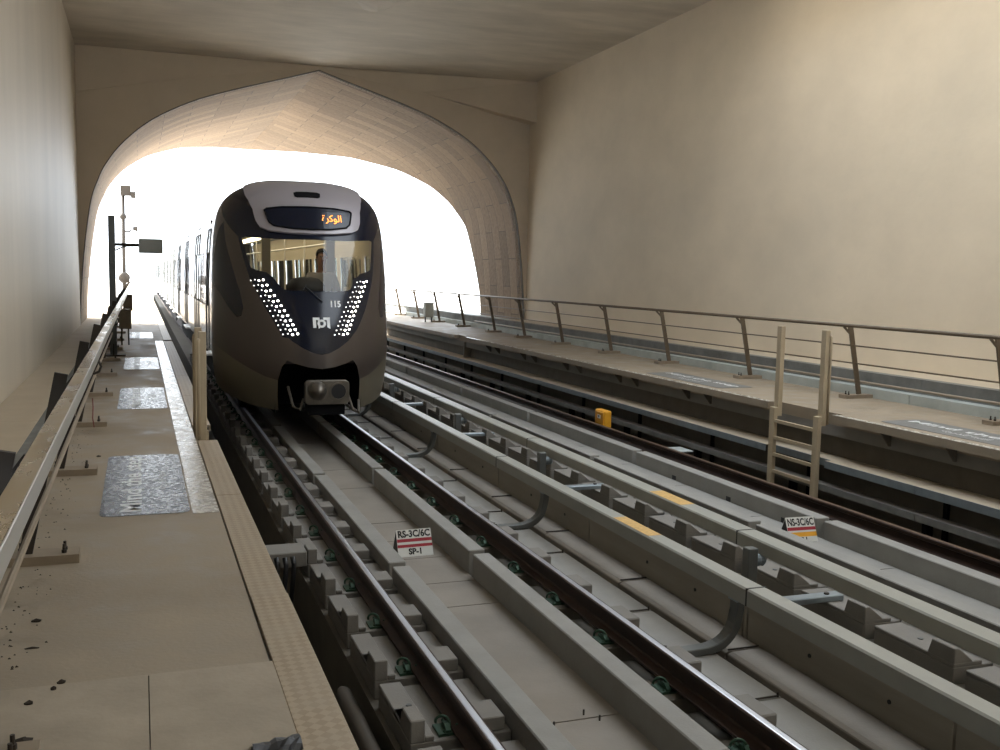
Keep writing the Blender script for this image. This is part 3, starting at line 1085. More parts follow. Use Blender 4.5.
def step_sign(xc, y0, y1, w, label, fl, m, lm):
    """painted panel on a walkway; fl=+1 the text runs away from the camera, -1 towards it"""
    t = thing('floor_sign', label, 'floor sign', (xc, (y0 + y1) / 2, 0.75))
    yc = (y1 - y0) / 2
    b = MB()
    r = 0.07
    pts = []
    for cx, cy, a0 in ((w / 2 - r, yc - r, 0), (-w / 2 + r, yc - r, PI / 2), (-w / 2 + r, -yc + r, PI), (w / 2 - r, -yc + r, 1.5 * PI)):
        for q in range(5):
            a = a0 + q / 4 * PI / 2
            pts.append((cx + r * math.cos(a), cy + r * math.sin(a)))
    b.prism_z(pts, 0.0, 0.004)
    pn = b.build('panel', m, t)
    tm = place_text('Mind the step', 0.20, (-fl * 0.085, 0, 0.004), (0, fl, 0), (-fl, 0, 0), 0.0012, bold=0.003)
    ys = [v[1] for v in tm.v]
    f = (y1 - y0) * 0.92 / (max(ys) - min(ys))
    tm.v = [(v[0], v[1] * f, v[2]) for v in tm.v]
    tm.build('lettering', lm, pn)
    tm = place_text(AR_STEP, 0.15, (fl * 0.115, 0, 0.004), (0, fl, 0), (-fl, 0, 0), 0.0012)
    tm.build('lettering', lm, pn)
    return t


step_sign(0.015, 7.0, 9.28, 0.58, 'nearest shiny grey Mind the step panel painted on the left walkway', 1, MT['mat'], MT['paintw'])
step_sign(0.015, 12.4, 14.6, 0.56, 'second nearest grey Mind the step panel on the left walkway', 1, MT['mat'], MT['paintw'])
step_sign(0.015, 17.3, 19.6, 0.56, 'third nearest grey Mind the step panel on the left walkway', 1, MT['mat'], MT['paintw'])
step_sign(0.015, 25.0, 27.4, 0.56, 'farthest grey Mind the step panel, beyond the walkway joint', 1, MT['mat'], MT['paintw'])
step_sign(8.60, 7.3, 9.60, 0.62, 'nearest grey Mind the step panel on the right walkway, cut by the frame', -1, MT['mat_r'], MT['paintw'])
step_sign(8.60, 13.1, 15.5, 0.62, 'farther grey Mind the step panel on the right walkway, behind ladder', -1, MT['mat_r'], MT['paintw'])

# ================================================================== RAILINGS
def railing(name, label, side, ys, xb, xt, xr, zt, kx, y_end, posts_m, base_m):
    """side=+1: railing right of the walkway. xb/xt foot and head of the leaning posts, xr the handrail"""
    base = (xb, ys[0], 0.75)
    t = thing(name, label, 'railing', base)
    for y in ys:
        b = MB()
        b.bar((xb, y, 0.80), (xt, y, zt - 0.01), 0.07 if side < 0 else 0.075, 0.022 if side > 0 else 0.026, (0, 1, 0))
        b.bar((xt + side * 0.012, y, zt - 0.14), (xr, y, zt - 0.03), 0.03, 0.02, (0, 1, 0))
        po = b.build('post', posts_m, t, base)
        pb = MB()
        x0, x1 = sorted((xb - side * 0.28, kx))
        pb.box(x0, x1, y - 0.085, y + 0.085, 0.75, 0.80)
        bp = pb.build('base_plate', base_m, po, base)
        for dx, dy in ((side * -0.2, 0.035), (side * -0.2, -0.03), (side * 0.03, 0.05)):
            bb = MB().lathe([(0.014, 0.0), (0.014, 0.018), (0.008, 0.018), (0.008, 0.05)], (xb + dx, y + dy, 0.80), 8)
            bb.build('anchor_bolt', MT['post_d'], po, base)
    a, c = ys[0] - 2.6, y_end
    return t, base, a, c


YR = [9.05, 11.65, 14.37, 17.13, 19.67, 22.34, 24.9, 27.3, 30.2, 33.0, 35.7, 38.4, 41.1, 43.8, 46.5]
YR = [6.45] + YR
t, base, a, c = railing('right_railing', 'long bronze railing with leaning posts along the right wall', 1, YR, 9.68, 9.47, 9.36, 1.80, 9.86, 46.6, MT['post'], MT['plate'])
t.name = 'railing'
MB().tube([(9.36, 3.0, 1.79), (9.36, 46.6, 1.79)], 0.026, 10).build('top_rail', MT['post'], t, base, smooth=True)
MB().tube([(9.535, 3.0, 1.50), (9.535, 46.6, 1.50)], 0.011, 8).build('mid_rail', MT['post'], t, base)
MB().tube([(9.595, 3.0, 1.245), (9.595, 46.6, 1.245)], 0.011, 8).build('low_rail', MT['post'], t, base)
tag(MB().tube([(9.955, 2.0, 0.94), (9.955, 30, 0.94)], 0.02, 8).build('conduit_pipe', MT['plate'], None, (9.955, 2.0, 0.92), smooth=True),
    'thin tan conduit lying on the pale kerb behind the right railing', 'pipe')

YLp = [3.5, 6.02, 8.56, 11.16, 13.8, 16.4, 19.0, 21.6, 24.3, 27.0, 29.6, 32.2, 34.8, 37.4, 40, 42.6, 45.2, 47.8]
t, base, a, c = railing('left_railing', 'steel railing with broad worn handrail on dark posts along the left walkway', -1, YLp, -0.62, -0.415, -0.345, 1.82, -0.88, 48, MT['post_d'], MT['plate'])
t.name = 'railing'
b = MB()
hy = [1.5, 6.25, 12.1, 18.0, 24.0, 30, 36, 42, 48]
for y0, y1 in zip(hy[:-1], hy[1:]):
    b.box(-0.352, -0.288, y0 + 0.003, y1 - 0.003, 1.725, 1.80)
b.build('top_rail', MT['hand'], t, base, bevel=0.003)
MB().box(-0.290, -0.284, 1.5, 48, 1.735, 1.802).build('rail_edge', MT['hand_b'], t, base, bevel=0.002)
for y0_, y1_ in ((1.5, 20.03), (20.17, 48)):
    MB().tube([(-0.435, y0_, 1.48), (-0.435, y1_, 1.48)], 0.016, 8).build('mid_rail', MT['plate'], t, base)
for y0_, y1_ in ((1.5, 20.03), (20.17, 48)):
    MB().tube([(-0.49, y0_, 1.18), (-0.49, y1_, 1.18)], 0.016, 8).build('low_rail', MT['plate'], t, base)
for yq in (7.75, 14.4):
    b = MB()
    pts = [(-0.32 + 0.05 * math.sin(k / 8 * PI * 2), yq + 0.01 * k, 1.74 - 0.055 * (1 - math.cos(k / 8 * PI * 2))) for k in range(9)]
    b.tube(pts, 0.009, 6)
    b.build('cable_tie', MT['post_d'], t, base)

# red cable end on a left post
tag(MB().tube([(-0.46, 11.0, 0.76), (-0.47, 10.95, 0.86), (-0.465, 10.97, 0.98), (-0.47, 11.0, 1.06)], 0.006, 6).build('loose_cable', MT['cable_red'], None, (-0.46, 11.0, 0.75), smooth=True),
    'thin dull red cable end dangling beside a left railing post', 'cable')

# ================================================================== LADDERS
def ladder(x, y0, y1, side, label, zbot, rungs=True):
    """stiles on the track face of a walkway; side=+1 for the right walkway"""
    t = thing('access_ladder', label, 'ladder', (x, (y0 + y1) / 2, zbot))
    base = (x, (y0 + y1) / 2, zbot)
    for y in (y0, y1):
        b = MB()
        b.box(x - side * 0.03 - 0.03, x - side * 0.03 + 0.03, y - 0.05, y + 0.05, zbot, 0.72)
        b.box(x + side * 0.035 - 0.035, x + side * 0.035 + 0.035, y - 0.045, y + 0.045, 0.60, 1.80)
        st = b.build('stile', MT['ladder'], t, base, bevel=0.005)
        g = MB()
        yy = y + (0.055 if y == max(y0, y1) else -0.055)
        g.tube([(x + side * 0.07, y, 1.72), (x + side * 0.07, yy, 1.72), (x + side * 0.075, yy, 1.70), (x + side * 0.075, yy, 0.62)], 0.016, 8)
        g.build('grab_bar', MT['ladder'], st, base, smooth=True)
    if rungs:
        z = zbot + 0.19
        while z < 0.66:
            MB().box(x - side * 0.03 - 0.022, x - side * 0.03 + 0.022, y0 + 0.03, y1 - 0.03, z - 0.02, z + 0.02).build('rung', MT['ladder'], t, base)
            z += 0.225
    return t


ladder(7.98, 10.30, 11.22, 1, 'tan steel ladder rising above the right walkway edge', -0.55)
ladder(0.60, 10.08, 10.80, -1, 'bronze ladder uprights at the left walkway edge beside the train', -0.85)

# ================================================================== RIGHT SIDE SERVICES
# cable trays under the right walkway
def tray(x0, x1, z0, z1, y0, y1, n, lid_m, lip_m, label, group, notch=None):
    L_ = (y1 - y0) / n
    cuts = [y0 + i * L_ for i in range(n + 1)]
    for i in range(n):
        a, c = cuts[i] + 0.006, cuts[i + 1] - 0.006
        t = thing('cable_tray', nth(i + 1) + ' ' + label, 'cable tray', (x0, cuts[i], z0), group)
        base = (x0, cuts[i], z0)
        segs = [(a, c, x0)]
        if notch and a < notch[1] and c > notch[0]:
            segs = [(a, notch[0], x0), (notch[0], notch[1], notch[2]), (notch[1], c, x0)]
            segs = [(max(a, p), min(c, q), x) for p, q, x in segs if min(c, q) - max(a, p) > 0.01]
        ld, lp_ = MB(), MB()
        for p, q, x in segs:
            ld.box(x + 0.012, x1, p, q, z1 - 0.012, z1)
            lp_.box(x, x + 0.012, p, q, z0, z1)
        ld.build('lid', lid_m, t, base)
        lp_.build('side_lip', lip_m, t, base)


tray(7.97, 8.35, 0.095, 0.185, 5.6, 41.6, 12, MT['ledge'], MT['galv'], 'length of dusty shelf with bluish lip below the right walkway', 'upper tray under the right walkway', (10.15, 11.4, 8.07))
tray(7.99, 8.14, -0.205, -0.125, 5.6, 41.6, 12, MT['conc'], MT['kerb_d'], 'length of low grey tray behind the brown far rail', 'lower tray behind the far rail')
sp = MB()
y = 6.1
k = 0
while y < 40:
    k += 1
    b = MB().box(8.03, 8.13, y - 0.03, y + 0.03, -0.55, -0.138)
    b.box(8.09, 8.35, y - 0.03, y + 0.03, 0.11, 0.172).box(8.31, 8.35, y - 0.03, y + 0.03, -0.55, 0.11).box(8.13, 8.31, y - 0.03, y + 0.03, -0.55, -0.51)
    o = b.build('tray_bracket', MT['t_under'], None, (8.2, y, -0.55))
    tag(o, nth(k) + ' dark bracket carrying the trays under the right walkway', 'bracket', 'brackets under the right walkway')
    y += 2.4
# gussets under the walkway lip
k = 0
for y in (8.3, 9.3, 13.2, 13.85, 15.6, 16.25, 18.0, 18.65, 20.4, 21.05, 22.8, 23.45):
    k += 1
    o = MB().prism_y([(8.07, 0.66), (8.22, 0.66), (8.22, 0.50), (8.19, 0.50)], y - 0.01, y + 0.01).build('gusset_plate', MT['conc_d'], None, (8.2, y, 0.5))
    tag(o, nth(k) + ' dark triangular gusset under the right walkway lip', 'gusset', 'gussets under the right walkway lip')
# post at the walkway expansion joint
o = MB().box(8.16, 8.36, 25.46, 25.52, -0.2, 0.60).build('joint_post', MT['conc'], None, (8.26, 25.5, -0.55), bevel=0.004)
tag(o, 'short concrete stub under the right walkway expansion joint', 'stub')

# yellow trackside box
t = thing('trackside_box', 'yellow trackside box behind the brown far rail', 'box', (7.35, 15.2, -0.55))
base = (7.35, 15.2, -0.55)
MB().box(7.28, 7.42, 14.98, 15.36, -0.16, 0.17).build('housing', MT['yellow'], t, base, bevel=0.03, seg=3)
MB().box(7.265, 7.285, 15.0, 15.28, -0.13, 0.14).build('lid', MT['yellow'], t, base, bevel=0.02, seg=2)
MB().box(7.26, 7.266, 15.10, 15.21, 0.03, 0.09).build('label_plate', MT['signw'], t, base)['label'] = 'small white symbol plate'
MB().prism_x([(15.12, 0.078), (15.19, 0.078), (15.155, 0.038)], 7.2585, 7.2602).build('symbol', MT['black'], t, base)
MB().box(7.31, 7.39, 15.1, 15.24, -0.55, -0.16).build('post', MT['t_under'], t, base)
# pale plates by the far rail
for i, (x0, x1, y0, y1) in enumerate(((7.50, 7.88, 13.1, 13.5), (7.14, 7.36, 12.15, 12.45))):
    o = MB().box(x0, x1, y0, y1, -0.55, -0.53).box(x0, x1, y0, y1, -0.215, -0.20).box(x0 + 0.1, x1 - 0.1, y0 + 0.1, y1 - 0.1, -0.53, -0.215).build('junction_plate', MT['kerb'], None, ((x0 + x1) / 2, (y0 + y1) / 2, -0.55), bevel=0.003)
    tag(o, ('larger pale flat plate between the far rail and the low tray', 'smaller pale grating plate tight against the brown far rail')[i], 'plate')

# grey cabinet on the right walkway outside
t = thing('trackside_cabinet', 'small grey cabinet on legs on the right walkway outside the portal', 'cabinet', (9.28, 33.0, 0.75))
base = (9.28, 33.0, 0.75)
MB().box(9.13, 9.43, 32.85, 33.15, 0.92, 1.42).build('housing', MT['kerb'], t, base, bevel=0.01)
MB().box(9.15, 9.41, 32.838, 32.85, 0.95, 1.39).build('door', MT['kerb'], t, base)
for dx in (-0.11, 0.11):
    MB().box(9.28 + dx - 0.02, 9.28 + dx + 0.02, 32.98, 33.02, 0.75, 0.92).build('leg', MT['bracket'], t, base)

# ================================================================== LEFT SIDE OBJECTS
# tall post with arm and board (seen from behind)
t = thing('signal_post', 'tall dark square post with a board on a side arm, left walkway', 'post', (-0.47, 20.1, 0.75))
base = (-0.47, 20.1, 0.75)
MB().box(-0.53, -0.41, 20.03, 20.17, 0.77, 3.36).build('post', MT['bracket'], t, base, bevel=0.006)
MB().box(-0.64, -0.26, 19.92, 20.28, 0.75, 0.775).build('base_plate', MT['post_d'], t, base)
b = MB()
b.prism_x([(19.93, 0.775), (20.03, 0.775), (20.03, 0.98)], -0.48, -0.46)
b.prism_x([(20.27, 0.775), (20.17, 0.775), (20.17, 0.98)], -0.48, -0.46)
b.build('stiffener', MT['post_d'], t, base)
b = MB()
b.tube([(-0.41, 20.1, 2.83), (0.0, 20.1, 2.83)], 0.028, 8)
b.tube([(-0.41, 20.1, 2.72), (-0.25, 20.1, 2.80), (0.0, 20.1, 2.81)], 0.014, 8)
b.build('arm', MT['post_d'], t, base)
b = MB().box(0.0, 0.42, 20.05, 20.15, 2.68, 2.95)
bo = b.build('board_housing', MT['cover'], t, base, bevel=0.008)
MB().box(0.28, 0.43, 20.04, 20.045, 2.69, 2.94).build('board_face', MT['cover'], bo, base)
for z in (2.45, 1.55):
    MB().lathe([(0.045, -0.012), (0.05, 0), (0.045, 0.012)], (-0.47, 20.02, z), 12, 'Y').build('round_fitting', MT['bracket'], t, base)

# thin camera mast
t = thing('camera_mast', 'thin grey mast with cameras and round horns beyond the tunnel mouth', 'mast', (-0.64, 49.0, 0.75))
base = (-0.64, 49.0, 0.75)
MB().tube([(-0.64, 49, 0.75), (-0.64, 49, 5.95)], 0.085, 10).build('mast', MT['post_d'], t, base, smooth=True)
b = MB().box(-0.74, -0.30, 48.8, 49.2, 5.65, 6.1)
b.build('camera_housing', MT['post_d'], t, base, bevel=0.01)
b = MB().box(-0.30, -0.10, 48.6, 49.1, 5.55, 5.82)
b.build('camera_body', MT['post_d'], t, base, bevel=0.01)
b = MB().tube([(-0.64, 49, 4.05), (-0.38, 49, 4.05), (-0.30, 48.95, 4.15)], 0.04, 8).lathe([(0.07, 0), (0.14, 0.22)], (-0.24, 48.9, 4.18), 12, 'X')
b.build('side_camera', MT['post_d'], t, base)
for z, r in ((4.7, 0.15), (1.95, 0.26)):
    MB().lathe([(r * 0.7, -0.14), (r, -0.07), (r, 0.07), (r * 0.5, 0.14)], (-0.64, 48.9, z), 16, 'Y').build('round_horn', MT['post_d'], t, base, smooth=True)

# small boxes on the left railing
for i, (y, z0, z1) in enumerate(((22.9, 1.10, 1.52), (29.0, 1.25, 1.68))):
    t = thing('junction_box', ('tan junction box on a stand beside the left railing', 'farther tan junction box beside the left railing at the mouth')[i], 'box', (-0.30, y, 0.75))
    base = (-0.30, y, 0.75)
    MB().box(-0.42, -0.18, y - 0.1, y + 0.1, z0, z1).build('housing', MT['plate'], t, base, bevel=0.01)
    MB().box(-0.40, -0.20, y - 0.108, y - 0.1, z0 + 0.03, z1 - 0.03).build('door', MT['plate'], t, base)
    for dx in (-0.07, 0.07):
        MB().box(-0.30 + dx - 0.015, -0.30 + dx + 0.015, y - 0.02, y + 0.02, 0.75, z0).build('leg', MT['post_d'], t, base)

# litter on the left walkway
def leafmesh(r, seed):
    rnd = random.Random(seed)
    b = MB()
    n_ = 9
    pts = []
    for k in range(n_):
        a = k / n_ * 2 * PI
        rr = r * (0.6 + 0.5 * rnd.random())
        pts.append((rr * math.cos(a) * 1.4, rr * math.sin(a), 0.004 + 0.006 * rnd.random()))
    vs = pts + [(x * 0.9, y * 0.9, 0.0) for x, y, z in pts] + [(0, 0, 0.016)]
    fs = [(k, (k + 1) % n_, 2 * n_) for k in range(n_)] + [(k + n_, (k + 1) % n_ + n_, (k + 1) % n_, k) for k in range(n_)] + [tuple(range(n_, 2 * n_))]
    b.add(vs, fs)
    return b


def zpix(px, py, z):
    d = Vector(((px - 500) / FPX, (py - 375) / FPX, 1.0))
    r = Vector((d.dot(rt), d.dot(fw), -d.dot(dn)))
    k = (z - CAMZ) / r[2]
    return (r[0] * k, r[1] * k, z)


LEAF = [('dark leaf scrap near the left frame edge of the walkway', (-0.476, 4.98), 0.016), ('dark leaf scrap lying on the lighter step edge', (-0.31, 4.13), 0.014),
        ('largest dark leaf scrap on the near light slab', (-0.40, 3.64), 0.022), ('small upright leaf scrap on the near light slab', (-0.41, 3.96), 0.013),
        ('thin twig scrap on the darker slab before the step', (-0.46, 4.62), 0.010), ('tiny dark crumb just before the lighter step', (-0.335, 4.07), 0.008),
        ('dark scrap beside the nearest bolted base plate', (-0.36, 9.3), 0.016)]
for i, (lab, (x, y), r) in enumerate(LEAF):
    z = 0.775 if y < 4.15 else 0.75
    o = leafmesh(r, i).build('leaf_scrap', MT['leaf'], None, (0, 0, 0))
    o.location = (x, y, z)
    if i == 4:
        o.scale = (2.6, 0.6, 0.6)
    tag(o, lab, 'litter', 'litter on the left walkway')
# crumbled dirt along the railing feet: countless crumbs
b = MB()
rnd = random.Random(3)
for k in range(130):
    y = 4.4 + rnd.random() ** 1.5 * 6.5
    x = -0.62 + abs(rnd.gauss(0, 0.085))
    s = 0.002 + 0.0035 * rnd.random()
    b.add([(x - s, y - s, 0.75), (x + s * 1.5, y - s, 0.75), (x + s, y + s, 0.75), (x - s, y + s, 0.75), (x, y, 0.75 + s * 1.2)], [(0, 1, 4), (1, 2, 4), (2, 3, 4), (3, 0, 4), (3, 2, 1, 0)])
tag(b.build('dirt_crumbs', MT['leaf']), 'scattered dirt crumbs along the feet of the left railing', 'dirt', kind='stuff')
# crumpled dark sheet at the bottom edge
b = MB()
rnd = random.Random(11)
nx, ny = 9, 5
for j in range(ny):
    for i in range(nx):
        b.v.append((0.335 + 0.165 * i / (nx - 1), 3.235 + 0.13 * j / (ny - 1) + 0.012 * rnd.random() + 0.03 * i / nx, 0.777 + 0.012 * rnd.random() + 0.022 * math.sin(j / (ny - 1) * PI)))
o_ = len(b.v)
b.v += [(x, y, 0.775) for x, y, z in b.v[:o_]]
for j in range(ny - 1):
    for i in range(nx - 1):
        q0 = j * nx + i
        b.f.append((q0, q0 + 1, q0 + nx + 1, q0 + nx))
        b.f.append((o_ + q0 + nx, o_ + q0 + nx + 1, o_ + q0 + 1, o_ + q0))
tag(b.build('plastic_sheet', MT['rubber'], None, (0.42, 3.3, 0.775)), 'crumpled dark plastic sheet at the bottom edge of the walkway', 'sheet')

# ================================================================== TRAIN
C1 = 2.43


def pchip(z, pts):
    if z <= pts[0][0]:
        return pts[0][1]
    if z >= pts[-1][0]:
        return pts[-1][1]
    n_ = len(pts)
    d = [(pts[i + 1][1] - pts[i][1]) / (pts[i + 1][0] - pts[i][0]) for i in range(n_ - 1)]

    def slope(i):
        if i == 0:
            return d[0]
        if i == n_ - 1:
            return d[-1]
        if d[i - 1] * d[i] <= 0:
            return 0.0
        return 2 * d[i - 1] * d[i] / (d[i - 1] + d[i])
    for i in range(n_ - 1):
        if z <= pts[i + 1][0]:
            h = pts[i + 1][0] - pts[i][0]
            t_ = (z - pts[i][0]) / h
            m0, m1 = slope(i), slope(i + 1)
            return ((2 * t_ ** 3 - 3 * t_ ** 2 + 1) * pts[i][1] + (t_ ** 3 - 2 * t_ ** 2 + t_) * h * m0 + (-2 * t_ ** 3 + 3 * t_ ** 2) * pts[i + 1][1] + (t_ ** 3 - t_ ** 2) * h * m1)


YF = [(0.2, 14.42), (0.5, 14.24), (1.0, 14.18), (1.5, 14.25), (2.0, 14.45), (2.4, 14.68), (2.8, 14.95), (3.1, 15.18), (3.35, 15.38), (3.55, 15.6), (3.68, 15.83), (3.76, 16.08), (3.81, 16.4)]
WF = [(0.2, 1.20), (0.5, 1.28), (0.9, 1.345), (1.3, 1.37), (2.2, 1.37), (2.7, 1.35), (3.0, 1.325), (3.25, 1.28), (3.45, 1.19), (3.58, 1.07), (3.68, 0.91), (3.75, 0.70), (3.79, 0.45), (3.81, 0.02)]
YE = 16.4
ZTOP = 3.81


def surf(s, z, off=0.0):
    def base(s_, z_):
        th = s_ * PI / 2
        yf = pchip(z_, YF)
        w = pchip(z_, WF)
        return Vector((C1 + w * math.sin(th), yf + (YE - yf) * (1 - math.cos(th)), z_))
    p = base(s, z)
    if off:
        e = 0.01
        ds = base(min(1, s + e), z) - base(max(-1, s - e), z)
        dz = base(s, min(ZTOP - 0.01, z + e)) - base(s, max(0.2, z - e))
        nn = ds.cross(dz)
        if nn.length > 1e-9:
            p = p + nn.normalized() * off
    return p


def sx_of(dx, z):
    return math.asin(max(-1, min(1, dx / max(0.05, pchip(z, WF))))) * 2 / PI


def sym(h):
    """right half outline from top centre round to bottom centre -> closed outline"""
    return h + [(-s, z) for s, z in reversed(h) if abs(s) > 1e-6]


def dens(poly, step=0.03):
    out = []
    n_ = len(poly)
    for i in range(n_):
        a, c = poly[i], poly[(i + 1) % n_]
        k = max(1, int(max(abs(c[0] - a[0]), abs(c[1] - a[1])) / step))
        for j in range(k):
            out.append((a[0] + (c[0] - a[0]) * j / k, a[1] + (c[1] - a[1]) * j / k))
    return out


WIND = sym([(0.0, 2.865), (0.225, 2.86), (0.49, 2.89), (0.525, 2.875), (0.512, 2.8), (0.478, 2.6), (0.45, 2.44), (0.41, 2.405), (0.335, 2.375), (0.295, 2.31), (0.255, 2.2), (0.23, 2.14), (0.19, 2.12), (0.0, 2.11)])
MASK = sym([(0.0, 3.785), (0.985, 3.785), (0.985, 3.55), (0.88, 3.37), (0.72, 3.14), (0.56, 2.9), (0.515, 2.6), (0.462, 2.28), (0.35, 1.83), (0.265, 1.565), (0.19, 1.41), (0.12, 1.31), (0.05, 1.24), (0.0, 1.22)])
HOOD = sym([(0.0, 3.785), (0.83, 3.785), (0.78, 3.68), (0.63, 3.59), (0.505, 3.45), (0.435, 3.30), (0.40, 3.12), (0.37, 3.03), (0.31, 2.98), (0.16, 2.945), (0.0, 2.935)])
SKIRT_TOP = [(1.0, 1.31), (0.86, 1.25), (0.71, 1.165), (0.58, 1.06), (0.47, 0.965), (0.38, 0.89), (0.29, 0.845)]
OPEN = sym([(0.0, 1.02), (0.09, 1.045), (0.17, 1.09), (0.225, 1.135), (0.26, 1.04), (0.29, 0.845), (0.30, 0.6), (0.30, 0.30), (0.0, 0.30)])
LEAFP = [(0.745, 3.14), (0.82, 3.03), (0.86, 2.84), (0.95, 2.4), (0.90, 2.2), (0.775, 2.06), (0.66, 1.84), (0.585, 1.71), (0.545, 1.73), (0.525, 1.85), (0.55, 2.10), (0.595, 2.34), (0.637, 2.55), (0.70, 2.84)]


def zbot(s):
    a = abs(s)
    return 0.40 + 0.0 * a if a < 0.32 else 0.40 + 0.22 * ((a - 0.32) / 0.68) ** 1.3


BOT = [(-1 + 2 * i / 40, zbot(-1 + 2 * i / 40)) for i in range(41)]
OUT = BOT + [(1.0, 0.9), (1.0, 1.31), (1.0, 1.6)] + [(1.0, z) for z in (2.0, 2.4, 2.8, 3.1, 3.3, 3.5, 3.65, 3.72, 3.79)] + \
      [(s, 3.79) for s in (0.66, 0.3, 0.0, -0.3, -0.66)] + [(-1.0, z) for z in (3.79, 3.72, 3.65, 3.5, 3.3, 3.1, 2.8, 2.4, 2.0, 1.6, 1.31, 0.9)]


def inside(p_, poly):
    x, y = p_
    r = False
    n_ = len(poly)
    j = n_ - 1
    for i in range(n_):
        xi, yi = poly[i]
        xj, yj = poly[j]
        if (yi > y) != (yj > y) and x < (xj - xi) * (y - yi) / (yj - yi) + xi:
            r = not r
        j = i
    return r


pts, edges = [], []


def addloop(lp, closed=True):
    o0 = len(pts)
    pts.extend(lp)
    m_ = len(lp)
    for i in range(m_ if closed else m_ - 1):
        edges.append((o0 + i, o0 + (i + 1) % m_))


for lp in (OUT, WIND, MASK, HOOD, OPEN, LEAFP, [(-s, z) for s, z in LEAFP]):
    addloop(dens(lp))
for sg in (1, -1):
    addloop(dens([(s * sg, z) for s, z in SKIRT_TOP] + [(1.0 * sg, 1.31)])[:-1], False)
for i in range(-24, 25):
    for j in range(44):
        q_ = (i / 25 * 0.998, 0.42 + j * 0.077)
        if inside(q_, OUT):
            pts.append(q_)
V2, _, F2, *_r = delaunay_2d_cdt([Vector(q_) for q_ in pts], edges, [], 0, 1e-5)
ST = [(s, z) for s, z in SKIRT_TOP]


def skirt_z(s):
    a = abs(s)
    if a < 0.29:
        return 0.0
    for (sa, za), (sb_, zb_) in zip(ST[:-1], ST[1:]):
        if sb_ <= a <= sa:
            return zb_ + (za - zb_) * (a - sb_) / (sa - sb_)
    return 1.31


regs = {}
LEAFM = [(-s, z) for s, z in LEAFP]
for f_ in F2:
    cx = sum(V2[i][0] for i in f_) / len(f_)
    cz = sum(V2[i][1] for i in f_) / len(f_)
    c_ = (cx, cz)
    if not inside(c_, OUT) or inside(c_, OPEN):
        continue
    if inside(c_, WIND):
        k = 'wind'
    elif inside(c_, HOOD):
        k = 'hood'
    elif inside(c_, MASK):
        k = 'mask'
    elif inside(c_, LEAFP) or inside(c_, LEAFM):
        k = 'leaf'
    elif cz < skirt_z(cx):
        k = 'skirt'
    else:
        k = 'side'
    if k in ('skirt', 'leaf'):
        k += '_r' if cx > 0 else '_l'
    regs.setdefault(k, []).append(f_)

TR = thing('train', 'dark fronted silver metro train 115 entering through the arched portal', 'train', (C1, 14.2, 0.0))
TB = (C1, 14.2, 0.0)


def region(key, name, m, off=0.0, label=None):
    fs_ = regs[key]
    idx, vs_ = {}, []
    out = []
    for f_ in fs_:
        g = []
        for i in f_:
            if i not in idx:
                idx[i] = len(vs_)
                vs_.append(surf(V2[i][0], V2[i][1], off))
            g.append(idx[i])
        out.append(tuple(g))
    me_ = bpy.data.meshes.new(name)
    me_.from_pydata([v - Vector(TB) for v in vs_], [], out)
    me_.materials.append(m)
    for p_ in me_.polygons:
        p_.use_smooth = True
    o = bpy.data.objects.new(name, me_)
    COL.objects.link(o)
    o.parent = TR
    # consistent outward normals: face -Y on average
    bm = bmesh.new()
    bm.from_mesh(me_)
    for fc in bm.faces:
        if fc.normal.y > 0.02:
            fc.normal_flip()
    bm.to_mesh(me_)
    bm.free()
    if label:
        o['label'] = label
    return o


region('wind', 'windscreen', MT['windscreen'], 0.0)
region('hood', 'roof_hood', MT['t_hood'], 0.035, 'grey hood panel above windscreen')
region('mask', 'front_mask', MT['t_mask'], 0.0, 'gloss black mask around the windscreen')
for q_ in 'lr':
    region('leaf_' + q_, 'side_glazing', MT['t_mask'], 0.0, 'dark leaf shaped side panel')
region('side', 'nose_panel', MT['t_brown'], 0.0, 'bronze grey nose panel')
for q_ in 'lr':
    region('skirt_' + q_, 'skirt', MT['t_skirt'], 0.0, 'olive grey lower skirt')
# hood rim
rim = dens(HOOD, 0.03)
b = MB()
nn_ = len(rim)
b.add([surf(s, z, 0.035) for s, z in rim] + [surf(s, z, -0.01) for s, z in rim], [(i, (i + 1) % nn_, (i + 1) % nn_ + nn_, i + nn_) for i in range(nn_)])
b.build('hood_rim', MT['t_hood'], TR, TB)


def patch(poly, off, th=0.004, step=0.03):
    """solid patch lying on the nose surface"""
    lp = dens(poly, step)
    P_, E_ = list(lp), [(i, (i + 1) % len(lp)) for i in range(len(lp))]
    smin, smax = min(s for s, z in lp), max(s for s, z in lp)
    zmin, zmax = min(z for s, z in lp), max(z for s, z in lp)
    s_ = smin + 0.02
    while s_ < smax:
        z_ = zmin + 0.03
        while z_ < zmax:
            if inside((s_, z_), lp):
                P_.append((s_, z_))
            z_ += 0.05
        s_ += 0.04
    v2, _, f2, *_r = delaunay_2d_cdt([Vector(q_) for q_ in P_], E_, [], 1, 1e-6)
    f2 = [f_ for f_ in f2 if inside((sum(v2[i][0] for i in f_) / len(f_), sum(v2[i][1] for i in f_) / len(f_)), lp)]
    m_ = len(v2)
    b = MB()
    b.add([surf(q_[0], q_[1], off + th) for q_ in v2] + [surf(q_[0], q_[1], off) for q_ in v2], [tuple(f_) for f_ in f2])
    # skirt wall of the patch
    cnt = {}
    for f_ in f2:
        for i in range(len(f_)):
            e = (f_[i], f_[(i + 1) % len(f_)])
            cnt[tuple(sorted(e))] = cnt.get(tuple(sorted(e)), 0) + 1
    for (a_, c_), v_ in cnt.items():
        if v_ == 1:
            b.f.append((a_, c_, c_ + m_, a_ + m_))
    return b


